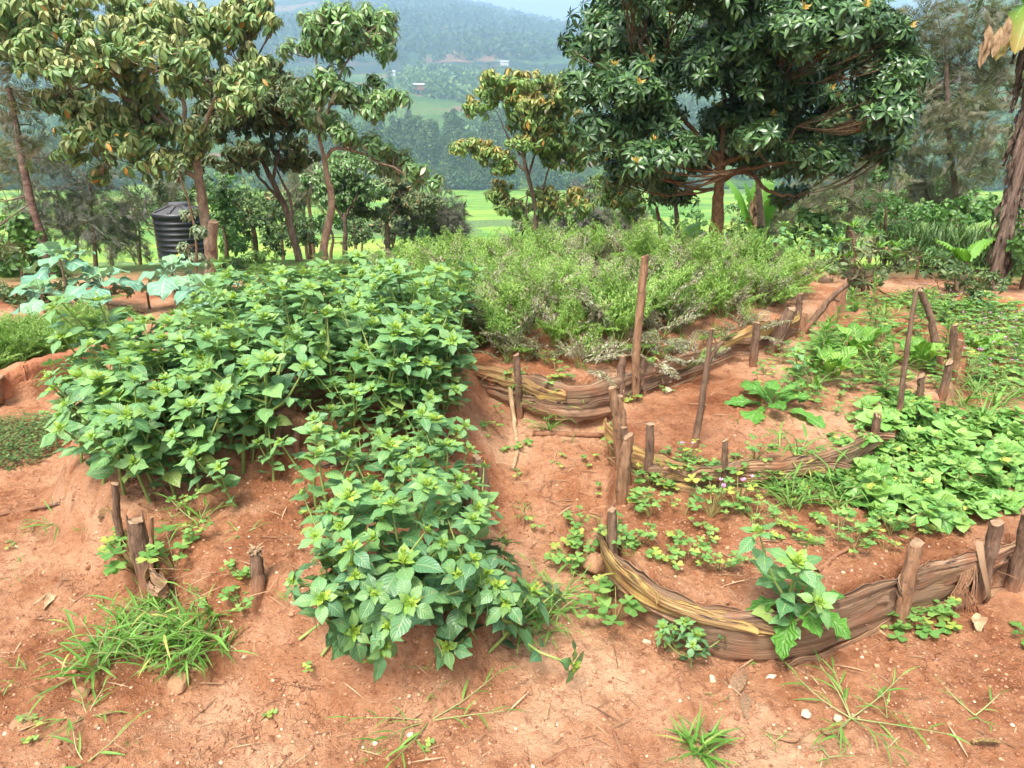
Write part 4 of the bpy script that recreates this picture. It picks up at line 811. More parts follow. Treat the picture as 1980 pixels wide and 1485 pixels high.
zones = [((880, 1200), (860, 1100), 170), ((1200, 1950), (860, 1130), 170), ((1200, 1650), (740, 860), 110), ((0, 1980), (1100, 1480), 260), ((150, 700), (880, 1180), 90), ((0, 250), (900, 1300), 60), ((1500, 1980), (560, 800), 120), ((900, 1450), (660, 740), 60)]
sg = leaf(1, .045, 4, 2, 0, .2)
for (x0, x1), (y0, y1), n in zones:
    n = int(n * 1.8)
    q = np.array([G(R(x0, x1), R(y0, y1)) for _ in range(n)]); q[:, 2] += micro(q[:, 0], q[:, 1], np.hypot(q[:, 0], q[:, 1])) + .004
    lt.append(inst(sg, frames(sph(rng.uniform(0, 6.28, n), rng.uniform(-.05, .12, n)), s=.02 + .11 * rng.uniform(0, 1, n) ** 2), q, rng.uniform(0, 1, n)))
M_LIT = leafmat('straw_litter', [(0, (.10, .05, .028)), (.5, (.23, .13, .07)), (1, (.42, .29, .17))], None, .85, .05)
stuff('straw_litter', mk('straw_litter', join(lt), M_LIT), 'bits of straw and dry stalks lying on the red soil', 'straw')
# low mat of weeds at the left
PG = np.array([P(*q, 0)[:2] for q in [(-120, 930), (70, 905), (140, 850), (110, 815), (0, 822), (-120, 840)]]); mat_ = np.array(poisson(PG, .022, 5000, 6)); k = len(mat_)
base = np.stack([mat_[:, 0], mat_[:, 1], hgt(mat_[:, 0], mat_[:, 1])[0]], -1); ml = []; sl3 = leaf(1, .62, 3, 3, .2, .6)
for j in range(9):
    d = sph(rng.uniform(0, 6.28, k), rng.uniform(0, .7, k)); ml.append(inst(sl3, frames(d, s=rng.uniform(.012, .026, k)), base + np.stack([rng.normal(size=k) * .012, rng.normal(size=k) * .012, rng.uniform(.01, .075, k)], -1), rng.uniform(-.4, .3, k)))
stuff('ground_cover', mk('ground_cover', join(ml), M_MAT), 'low mat of small dark leaves on the soil at the left edge', 'ground cover')
# mud edging of the small left bed, clay pot at the edge, mud edging at the right
def mud_edge(pts, h_, label):
    p = [G(*q) for q in pts]; s = spline(p, 40); b0 = s[0].copy(); tg = np.gradient(s[:, :2], axis=0); tg /= np.linalg.norm(tg, axis=1, keepdims=True); nr = np.stack([-tg[:, 1], tg[:, 0]], -1)
    prof = [(0, -.05), (.0, h_ * .5), (.008, h_ * .93), (.03, h_), (.085, h_), (.10, h_ * .9), (.10, -.05)]
    V = np.stack([np.concatenate([s[:, :2] + nr * a, (s[:, 2] + b)[:, None]], 1) for a, b in prof], 1)
    V += .016 * (rng.normal(size=V.shape) * .25 + fbm(V[..., 0] * 9, V[..., 1] * 9 + V[..., 2] * 20, 3, 4)[..., None]) - b0
    solo('mud_edging', mk('mud_edging', T(V.reshape(-1, 3), grid_faces(40, 7)), M_MUD), label, 'garden edging', b0)
mud_edge([(-60, 800), (40, 745), (62, 735), (140, 712), (214, 692)], .10, 'low red mud edging of the small carrot bed at the left')
mud_edge([(1840, 598), (1900, 592), (1990, 600), (2080, 610)], .08, 'low red mud edging behind the weeds at the right')
def pot():
    pr = [(.0, .0), (.085, .0), (.095, .06), (.105, .15), (.115, .155), (.115, .165), (.10, .165), (.09, .13), (0, .125)]; a = np.arange(20) * 2 * PI / 20
    V = np.stack([np.stack([r * np.cos(a), r * np.sin(a), z + 0 * a], -1) for r, z in pr], 0).reshape(-1, 3); return T(V, grid_faces(len(pr), 20, True))
M_POT = noisy('earth_caked_pot', [(.15, .09, .06), (.26, .16, .10), (.36, .24, .16)], 9, .95, .6)
solo('clay_pot', mk('clay_pot', pot(), M_POT), 'cut brown pot of earth at the left edge beside the footpath', 'pot', G(-22, 785), 0, 1.0)

# more weeds on the back and right of the garden
for i, (px, py, v, s, nm, lb) in enumerate([(x_, y_, None, None, None, None) for x_, y_ in []]): pass
P5 = np.array([P(*q, .15)[:2] for q in [(1560, 600), (1640, 560), (1760, 555), (1900, 570), (2060, 590), (2080, 650), (1900, 640), (1760, 620), (1640, 640)]])
UPW = [fleabane(.16), fleabane(.11)]
for x, y in poisson(P5, .17, 3000, 12):
    k = R(0, 1)
    if k < .3: family('upright_weed', UPW[int(R(0, 2))], 'small upright weed in the weedy strip behind the right bed', 'weed', (x, y, H(x, y)), R(0, 6), R(.8, 1.3), 'upright weeds behind the right bed')
    elif k < .62: family('grass_tuft', GW[int(R(0, 4))], 'grass tuft in the weedy strip behind the right bed', 'grass tuft', (x, y, H(x, y)), R(0, 6), R(.7, 1.1), 'grass behind the right bed')
    else: family('clover_plant', OXA[int(R(0, 6))], 'clover in the weedy strip behind the right bed', 'clover', (x, y, H(x, y)), R(0, 6), R(1.3, 1.9), 'clover behind the right bed')

SEED = [oxalis(3, .03, .016), oxalis(2, .02, .014), grass_weed(3, .05, .04, .8, 3), grass_weed(0, 0, 0, 0, 0, 6, .05)]
for i in range(70):
    z0 = [((0, 420), (950, 1450)), ((430, 1980), (1260, 1470)), ((930, 1180), (830, 1240)), ((1220, 1900), (900, 1120)), ((1230, 1700), (760, 850)), ((280, 640), (980, 1180))][i % 6]
    px, py = R(*z0[0]), R(*z0[1]); k = int(R(0, 4))
    family('seedling', SEED[k], 'tiny green seedling on the bare red soil', 'seedling', G(px, py), R(0, 6), R(.7, 1.3), 'seedlings dotted over the bare soil')

UPT = [fleabane(.30), fleabane(.24)]
P6 = np.array([P(*q, ZR2)[:2] for q in [(1560, 760), (1640, 790), (1720, 780), (1800, 740), (1850, 690), (1960, 720), (1990, 640), (1840, 600), (1700, 610), (1600, 650)]])
for j, (x, y) in enumerate(poisson(P6, .24, 3000, 21)):
    if j % 2: family('upright_weed', UPT[j // 2 % 2], 'taller upright weed with narrow leaves among the stakes of the right bed', 'weed', (x, y, H(x, y)), R(0, 6), R(.6, 1.1), 'taller weeds of the right bed')
    else: family('grass_tuft', GW[j % 4], 'grass tuft between the chard and the stakes of the right bed', 'grass tuft', (x, y, H(x, y)), R(0, 6), R(.8, 1.2), 'grass between chard and stakes')
# ------------------------------------------------------------------ trees
def crownleaf(name, stops, **k): return leafmat(name, stops, **k)
M_DROOP = leafmat('drooping_leaf', [(0, (.085, .17, .06)), (.4, (.125, .245, .075)), (.78, (.20, .34, .10)), (.93, (.30, .35, .12)), (.975, (.40, .36, .17)), (.99, (.55, .27, .05))], (.42, .42, .17), .45, .25, 0, (.24, .24, .15), .45, (.2, .25, .12))
M_DROOPD = leafmat('dull_drooping_leaf', [(0, (.06, .11, .045)), (.5, (.11, .17, .065)), (.85, (.18, .21, .09)), (1, (.30, .21, .10))], (.25, .2, .1), .5, .22, 0, (.16, .14, .10), .4)
M_GLOSS = leafmat('silver_backed_leaf', [(0, (.08, .17, .06)), (.5, (.13, .265, .085)), (.85, (.20, .36, .11)), (.95, (.36, .42, .26)), (1, (.5, .5, .38))], (.2, .33, .07), .36, .25, 0, (.30, .32, .23), .5, (.2, .28, .14))
M_ORTIP = leafmat('orange_tinged_leaf', [(0, (.10, .20, .06)), (.4, (.15, .29, .075)), (.78, (.23, .39, .09)), (.92, (.24, .28, .07)), (.97, (.42, .24, .05)), (1, (.52, .27, .05))], (.42, .26, .07), .42, .28, 0, (.22, .22, .12), .45, (.2, .28, .1))
M_MANGOL = leafmat('dark_glossy_leaf', [(0, (.028, .07, .026)), (.5, (.048, .115, .037)), (.85, (.09, .185, .055)), (1, (.15, .26, .075))], (.16, .28, .07), .33, .15, 0, (.08, .13, .06), .5, (.14, .22, .09))
M_NEWL = leafmat('new_orange_leaf', [(0, (.50, .30, .06)), (.5, (.62, .36, .09)), (1, (.45, .42, .09))], None, .45, .35)
M_FEATH = leafmat('feathery_leaf', [(0, (.075, .11, .05)), (.4, (.125, .165, .07)), (.75, (.19, .24, .09)), (1, (.30, .29, .14))], (.25, .28, .09), .55, .25, 0, (.20, .18, .13))
M_FEATHD = leafmat('grey_feathery_leaf', [(0, (.06, .10, .05)), (.5, (.10, .155, .07)), (.85, (.16, .21, .10)), (1, (.24, .25, .15))], None, .6, .2, 0, (.16, .14, .13))
M_BUSH = leafmat('bush_leaf', [(0, (.04, .105, .026)), (.5, (.07, .18, .04)), (1, (.13, .27, .06))], (.25, .35, .06), .45, .28, 0, None, .4, (.18, .28, .1))
M_BUSHD = leafmat('dark_bush_leaf', [(0, (.04, .08, .028)), (.6, (.075, .14, .045)), (1, (.14, .20, .065))], (.2, .22, .06), .5, .25)
M_BANLEAF = leafmat('banana_leaf', [(0, (.12, .30, .04)), (1, (.19, .40, .06))], (.30, .22, .05), .4, .4, .3, None, .45, (.3, .45, .14), 30)

def cluster(n, L, Wd, el0, el1, dr, src_n=3, fold=.3, pet=.12, nv=3, seed_tone=0.0):
    src = [leaf(1, Wd / L, nv, 3, fold, dr * R(.7, 1.3), .015, .48, pet) for _ in range(src_n)]
    return rosette((0, 0, 0), np.array([0, 0, 1.]), n, L, el0, el1, seed_tone, src, .25)
def spray(L, n=9, wd=.06):
    """flat feathery spray along +Z"""
    q = leaf(1, .13, 2, 2, .1, .5); lv = []
    for i in range(n):
        t = i / (n - 1); s = L * (.55 - .35 * t) * R(.8, 1.1)
        for sd in (-1, 1):
            d = np.array([sd * .9, R(-.25, .25), .75]); d /= np.linalg.norm(d); o = np.array([0, R(-.01, .01), L * (.12 + .88 * t)])
            lv.append(inst(q, frames(d, s=s), o))
            m = 3; c = o[None] + d[None] * (np.linspace(.3, .75, m) * s)[:, None]
            lv.append(inst(q, frames(np.stack([d + np.array([-.6 * sd, R(-.3, .3), .5])] * m), s=s * .42), c)); lv.append(inst(q, frames(np.stack([d + np.array([.3 * sd, R(-.3, .3), -.6])] * m), s=s * .42), c))
    return join(lv)
CL = {'droop': [cluster(11, .155, .055, -1.25, -.05, .75) for _ in range(5)], 'droops': [cluster(11, .135, .046, -1.15, .25, .7) for _ in range(5)],
      'mango': [cluster(15, .165, .047, -.75, .9, .6, 3, .25, .1) for _ in range(5)], 'newl': [cluster(9, .085, .024, .7, 1.35, .1) for _ in range(2)],
      'feath': [join([inst(spray(R(.24, .34)), frames(sph(np.array([R(0, 6.28)]), np.array([R(-.2, .9)])))[0][:, [0, 2, 1]], (0, 0, 0)) for _ in range(3)]) for _ in range(5)],
      'bush': [cluster(10, .10, .055, -.5, 1.0, .6) for _ in range(4)], 'small': [cluster(11, .10, .035, -.7, .9, .6) for _ in range(4)]}
LS = 1.13
DENS = {'droop': 480, 'droops': 500, 'mango': 560, 'feath': 120, 'bush': 230, 'small': 210, 'newl': 1}
def ell(n, pw=.42):
    d = rng.normal(size=(n, 3)); d /= np.linalg.norm(d, axis=1, keepdims=True); return d * (rng.uniform(0, 1, n) ** pw)[:, None], d
def pxm(p): return math.hypot(p[1], EYE - p[2] if p[2] < EYE else 0) / FPX
def tree(name, label, cat, trunk, Y, lobes, kind, lmat, bmat, r0, dens=1.0, sc=1.0, rz=.9, up=.5, new=0, jy=.4, group=None, base=None, hang=0.0, topyoung=.0, limbs=None, cr='crown', twig=True):
    """trunk: pixel polyline from the ground up at depth Y; lobes: (px, py, rx, ry[, dY]) in pixels"""
    tp = [np.array(W(a, b, Y)) for a, b in trunk]; b0 = np.array(base) if base is not None else tp[0].copy()
    gz = H(b0[0], b0[1]); 
    if b0[2] > gz - .05: tp = [np.array([b0[0] - (tp[1] - tp[0])[0] * .1, b0[1], gz - .1])] + tp
    b0 = tp[0].copy(); b0[2] = gz; k = max(10, 4 * len(tp)); c = spline(tp, k)
    c[1:-1] += rng.normal(size=(k - 2, 3)) * r0 * .05
    wood = [tube(c - b0, np.linspace(r0, r0 * .5, k) * (1 + .2 * np.exp(-np.arange(k) * 1.2)), 10, True, .12, int(trunk[0][0]))]
    nodes = [(c[i], r0 * (1 - .45 * i / k)) for i in range(k // 2, k)]
    for lm in (limbs or []):
        q = np.array([W(a, b, Y + (d[0] if d else 0)) for a, b, *d in lm]); kk = 12; q = spline(q, kk); q[1:-1] += rng.normal(size=(kk - 2, 3)) * r0 * .12
        rr = np.linspace(r0 * .40, r0 * .11, kk); wood.append(tube(q - b0, rr, 8, True, .12, kk)); nodes += [(q[i], rr[i]) for i in range(2, kk)]
    leaves, newv = [], []
    src = CL[kind]; NP = np.array([n_[0] for n_ in nodes])
    if kind in ('droop', 'droops', 'mango'):       # break every clump of the outline into several smaller layered ones
        lob2 = []
        for lb in lobes:
            dy0 = lb[4] if len(lb) > 4 else R(-jy, jy)
            for k in range((5 if kind == 'mango' else 4) if lb[2] > 30 else 2):
                lob2.append((lb[0] + R(-.75, .75) * lb[2], lb[1] + R(-.7, .7) * lb[3], lb[2] * R(.45, .78), lb[3] * R(.40, .66), dy0 + R(-.35, .35)))
        lobes = lob2
    for lb in lobes:
        px, py, rx, ry = lb[:4]; rx *= LS; ry *= LS; yy = Y + (lb[4] if len(lb) > 4 else R(-jy, jy)); o = W(px, py, yy) + np.array([0, 0, .10 if kind[:5] == 'droop' else 0]); m = yy / FPX * 1.03; ax = np.array([rx * m, rz * (rx + ry) / 2 * m, ry * m])
        i = int(np.argmin(np.linalg.norm((NP - o) * [1, 1, 1.3], axis=1) + .6 * np.maximum(NP[:, 2] - o[2], 0))); a0, ra = nodes[i]; tip = o - np.array([0, 0, ax[2] * .2])
        mid = (a0 + tip) / 2 + np.array([0, 0, -.08 * np.linalg.norm(tip - a0)]) + rng.normal(size=3) * .04
        q = spline([a0, mid, tip], 9); wood.append(tube(q - b0, np.linspace(min(ra * .5, r0 * .15), r0 * .05, 9), 6, False))
        vol = ax[0] * ax[2]; n = max(9, int(vol * DENS[kind] * dens / sc ** 2)); pts, dr = ell(n); pts = pts * ax
        keep = vnoise(pts[:, 0] * 4 + px, pts[:, 2] * 4 + pts[:, 1] * 3, 7) > (.12 if kind == 'mango' else .26); pts, dr = pts[keep], dr[keep]; n = len(pts)
        if twig:
            for j in rng.choice(n, min(n, 4 + n // 9), replace=False):
                s0 = q[int(R(3, 8.9))] - o; e = pts[j] * .97; wood.append(tube(spline([s0, (s0 + e) / 2 + np.array([0, 0, -.02]), e], 5) + o - b0, np.linspace(r0 * .045 + .002, .003, 5), 4, False))
        D = dr * np.array([1, 1, .6]) + np.array([0, 0, up + (.9 if kind[:5] == 'droop' else 0)]) + rng.normal(size=(n, 3)) * .25; D /= np.linalg.norm(D, axis=1, keepdims=True)
        hrel = pts[:, 2] / ax[2]; tone = np.clip(topyoung * (hrel - .1) + rng.uniform(-.15, .15, n), 0, .9) if topyoung else np.zeros(n)
        wh = rng.integers(0, len(src), n); F = frames(D, (0, .3, 1), 0, sc * rng.uniform(.75, 1.2, n)); F = F[:, :, [0, 2, 1]] * np.array([1, 1, 1]); F[:, :, 1] *= -1
        spin = rng.uniform(0, 6.28, n); cs, sn = np.cos(spin), np.sin(spin); S = np.zeros((n, 3, 3)); S[:, 0, 0] = cs; S[:, 0, 1] = -sn; S[:, 1, 0] = sn; S[:, 1, 1] = cs; S[:, 2, 2] = 1
        F = F @ S
        for j in range(len(src)):
            mm = wh == j
            if mm.any(): leaves.append(inst(src[j], F[mm], pts[mm] + o - b0, tone[mm]))
        if new:
            mm = (dr[:, 2] > .15) & (dr[:, 1] < .2) & (np.linalg.norm(pts / ax, axis=1) > .8) & (rng.uniform(0, 1, n) < new)
            if mm.any(): newv.append(inst(CL['newl'][0], F[mm], pts[mm] * 1.04 + o - b0 + np.array([0, 0, .02])))
    e = tag(link(name, None, b0), label, cat, group)
    link('trunk', mk('trunk', join(wood), bmat), parent=e); link(cr, mk(cr, join(leaves), lmat), parent=e)
    if newv: link('new_leaves', mk('new_leaves', join(newv), M_NEWL), parent=e)
    return e

tree('drooping_leaf_tree', 'big spreading tree with drooping leaves and yellowish top rising over the black water tank', 'tree', [(408, 532), (407, 470), (396, 420), (388, 365), (380, 310), (366, 262)], 8.4,
     [(70, 95, 110, 55), (185, 60, 80, 50), (300, 55, 90, 48), (415, 70, 100, 55), (490, 45, 45, 42), (120, 150, 90, 42), (250, 135, 110, 50), (375, 145, 95, 48), (470, 140, 55, 48), (200, 235, 100, 50), (300, 245, 100, 55), (250, 310, 85, 36), (350, 285, 60, 40), (160, 295, 50, 30), (435, 205, 60, 40), (10, 60, 60, 60), (60, 30, 60, 40), (300, 335, 45, 22), (130, 215, 50, 35), (190, 335, 40, 22)],
     'droop', M_DROOP, M_TRUNK2, .082, 1.0, 1.0, 1.1, .4, 0, .7, limbs=[[(380, 320), (345, 255), (300, 200), (270, 150)], [(375, 300), (400, 230), (425, 180), (470, 130)], [(388, 350), (300, 300), (220, 270), (170, 250)], [(366, 265), (350, 190), (310, 120)], [(345, 255), (230, 180), (120, 140), (50, 110)]], topyoung=1.0)
stb = W(410, 432, 8.3); solo('trunk_stub', mk('trunk_stub', tube(spline([W(407, 480, 8.36), W(411, 450, 8.33), W(413, 428, 8.3)], 6) - stb, [.07, .065, .06, .058, .056, .054], 10, True, .1, 3, 0, 1), [M_TRUNK2, M_CUT]), 'sawn stub fused to the trunk of the big drooping leaf tree', 'tree stub', stb)
tree('dull_leaf_tree', 'brownish forked tree behind the big drooping leaf tree', 'tree', [(578, 500), (562, 440), (548, 395), (527, 350), (505, 305)], 10.4,
     [(520, 250, 70, 50), (440, 175, 70, 40), (500, 215, 90, 48), (565, 205, 50, 45), (470, 285, 70, 40), (545, 290, 60, 38), (580, 250, 45, 38), (420, 330, 50, 30), (520, 165, 70, 40), (440, 240, 60, 40)], 'droop', M_DROOPD, M_TRUNK, .062, 1.0, .95, .9, .2, limbs=[[(548, 395), (500, 340), (470, 290)], [(527, 350), (540, 290), (560, 230)], [(562, 440), (560, 380), (535, 330), (490, 240)]])
tree('slender_tree', 'slender pale trunked tree with layered leaf clusters and a long low right branch', 'tree', [(626, 478), (636, 430), (641, 385), (632, 340), (627, 305)], 8.9,
     [(620, 48, 58, 30), (690, 68, 65, 40), (738, 82, 36, 42), (600, 105, 45, 35), (655, 108, 60, 36), (640, 165, 55, 30), (700, 185, 48, 28), (765, 213, 42, 20), (720, 222, 40, 18), (615, 250, 45, 30), (655, 275, 30, 22), (590, 200, 35, 30), (705, 295, 45, 22), (760, 325, 42, 26), (815, 352, 36, 22), (845, 360, 20, 18)],
     'droops', M_GLOSS, M_TRUNK2, .06, 1.15, 1.15, .9, .35, 0, .3, limbs=[[(627, 305), (612, 250), (620, 190), (612, 110), (622, 55)], [(620, 260), (640, 200), (665, 130), (700, 85)], [(628, 310), (650, 285), (720, 305), (790, 340), (845, 362)], [(640, 200), (690, 200), (765, 213)]], topyoung=.5)
tree('small_round_tree', 'small pale leaved tree right below the slender tree crown', 'tree', [(667, 492), (668, 450), (666, 412)], 12.5, [(640, 335, 52, 26), (690, 345, 50, 28), (665, 380, 62, 30), (610, 365, 30, 26), (720, 375, 30, 24)], 'droops', M_GLOSS, M_TRUNK, .06, 1.2, 1.0, .9, .4, 0, .3, limbs=[[(667, 430), (640, 385), (625, 350)], [(667, 420), (690, 380), (705, 350)]])
tree('small_round_tree', 'small dark crooked tree under the drooping right branch of the slender tree', 'tree', [(750, 470), (748, 438), (744, 412)], 13.5, [(735, 385, 48, 28), (795, 385, 50, 42), (825, 412, 32, 26), (715, 412, 36, 26), (770, 350, 45, 22), (760, 420, 50, 20)], 'droops', M_DROOPD, M_TRUNK, .06, 1.2, 1.0, .9, .4, limbs=[[(748, 430), (720, 405), (705, 400)], [(748, 430), (775, 395), (800, 380)]])
tree('grey_shrub', 'grey purple feathery shrub in front of the bright field', 'shrub', [(848, 490), (846, 460), (842, 430)], 14.5, [(838, 432, 48, 32), (872, 412, 22, 30), (805, 445, 30, 20), (865, 445, 30, 25)], 'feath', M_FEATHD, M_TWIG, .04, 2.2, .9, .9, .4)
tree('orange_tinged_tree', 'forked tree with drooping leaves, many turned orange, left of the dark glossy tree', 'tree', [(1034, 450), (1036, 405), (1022, 345), (1010, 295)], 12.2,
     [(1010, 165, 60, 32), (955, 190, 55, 30), (1060, 195, 60, 38), (1092, 185, 45, 28), (925, 200, 36, 26), (985, 225, 72, 32), (1060, 250, 60, 40), (925, 292, 42, 20), (965, 322, 45, 26), (1085, 305, 50, 32), (1020, 285, 55, 26), (985, 390, 32, 30), (1052, 400, 50, 26), (1100, 390, 40, 34), (900, 285, 22, 14)], 'droop', M_ORTIP, M_TRUNK, .055, 1.15, 1.05, .9, .3, 0, .4,
     limbs=[[(1015, 310), (985, 270), (960, 215)], [(1022, 340), (1040, 280), (1065, 215)], [(1015, 320), (1012, 250), (1010, 180)], [(1020, 335), (960, 285), (905, 290)], [(1036, 400), (1060, 330), (1085, 260)], [(1016, 440), (1018, 390), (1026, 345)]], topyoung=.9)
tree('grey_shrub', 'dull grey shrub between the orange tinged tree and the dark glossy tree', 'shrub', [(1125, 480), (1122, 445), (1118, 420)], 15.5, [(1120, 412, 55, 38), (1090, 435, 35, 25), (1155, 430, 35, 30)], 'feath', M_FEATHD, M_TWIG, .04, 2.0, 1.0, .9, .4)
tree('droopy_young_tree', 'young drooping tree half hidden left of the dark glossy tree', 'tree', [(1233, 470), (1231, 440), (1226, 405)], 10.5, [(1215, 392, 48, 30), (1190, 370, 40, 25), (1232, 425, 26, 24), (1170, 350, 30, 18)], 'droops', M_ORTIP, M_TRUNK, .05, 1.2, 1.05, .9, .2, jy=.2)
tree('thin_tree', 'thin dark trunk just left of the orange brown trunk', 'tree', [(1277, 470), (1275, 435), (1270, 400)], 9.8, [(1272, 372, 30, 18)], 'mango', M_MANGOL, M_TWIG, .04, 1, .8, .9, .3)
tree('thin_tree', 'second thin trunk between the thin dark trunk and the orange brown trunk', 'tree', [(1309, 470), (1309, 430), (1306, 395)], 9.9, [(1306, 375, 32, 20)], 'mango', M_MANGOL, M_TRUNK, .05, 1, .8, .9, .3)
J = [(1150, 95, 55, 45), (1205, 50, 75, 55), (1285, 40, 80, 58), (1365, 60, 80, 58), (1465, 40, 90, 58), (1565, 40, 80, 58), (1640, 30, 80, 50), (1700, 62, 55, 48), (1745, 120, 38, 36), (1135, 160, 45, 48), (1220, 150, 70, 50), (1320, 110, 80, 58), (1430, 120, 80, 58), (1525, 110, 90, 58), (1620, 120, 80, 58), (1690, 185, 58, 48), (1725, 215, 45, 36), (1175, 230, 65, 42), (1250, 240, 58, 42), (1200, 298, 62, 30), (1270, 308, 56, 36), (1335, 290, 46, 32), (1425, 200, 58, 42), (1505, 205, 70, 48), (1585, 220, 70, 50), (1660, 250, 58, 42), (1740, 272, 38, 36), (1485, 288, 66, 32), (1580, 308, 58, 28), (1655, 300, 46, 28), (1270, 345, 44, 16), (1220, 330, 46, 20), (1530, 372, 36, 20), (1350, 285, 45, 30), (1440, 275, 50, 30), (1395, 255, 50, 30), (1240, -35, 80, 40), (1400, -40, 100, 50), (1560, -40, 100, 50)]
tree('glossy_leaf_tree', 'large dark glossy leaved tree with orange new tips and an orange brown trunk', 'tree', [(1384, 488), (1386, 440), (1388, 395), (1391, 350), (1395, 300)], 8.9, [(a, b, c, d, R(-1.2, .6) if 240 < b < 345 else R(-1.1, .9)) for a, b, c, d in J], 'mango', M_MANGOL, M_MANGO, .10, .95, 1.0, 1.2, .55, .2,
     limbs=[[(1394, 305), (1345, 255), (1300, 200), (1285, 140, -.3)], [(1393, 325), (1330, 260), (1275, 200), (1225, 155, -.4)], [(1396, 300), (1400, 200), (1398, 90)], [(1393, 300), (1450, 235, -.2), (1500, 160, -.4)], [(1393, 320), (1470, 283, -.3), (1520, 275, -.4), (1540, 245, -.5)], [(1393, 345), (1450, 325, -.3), (1545, 312, -.6)], [(1392, 350), (1440, 330), (1490, 370, -.3), (1535, 380, -.4)], [(1395, 310), (1490, 210, .3), (1640, 130, .4)]])
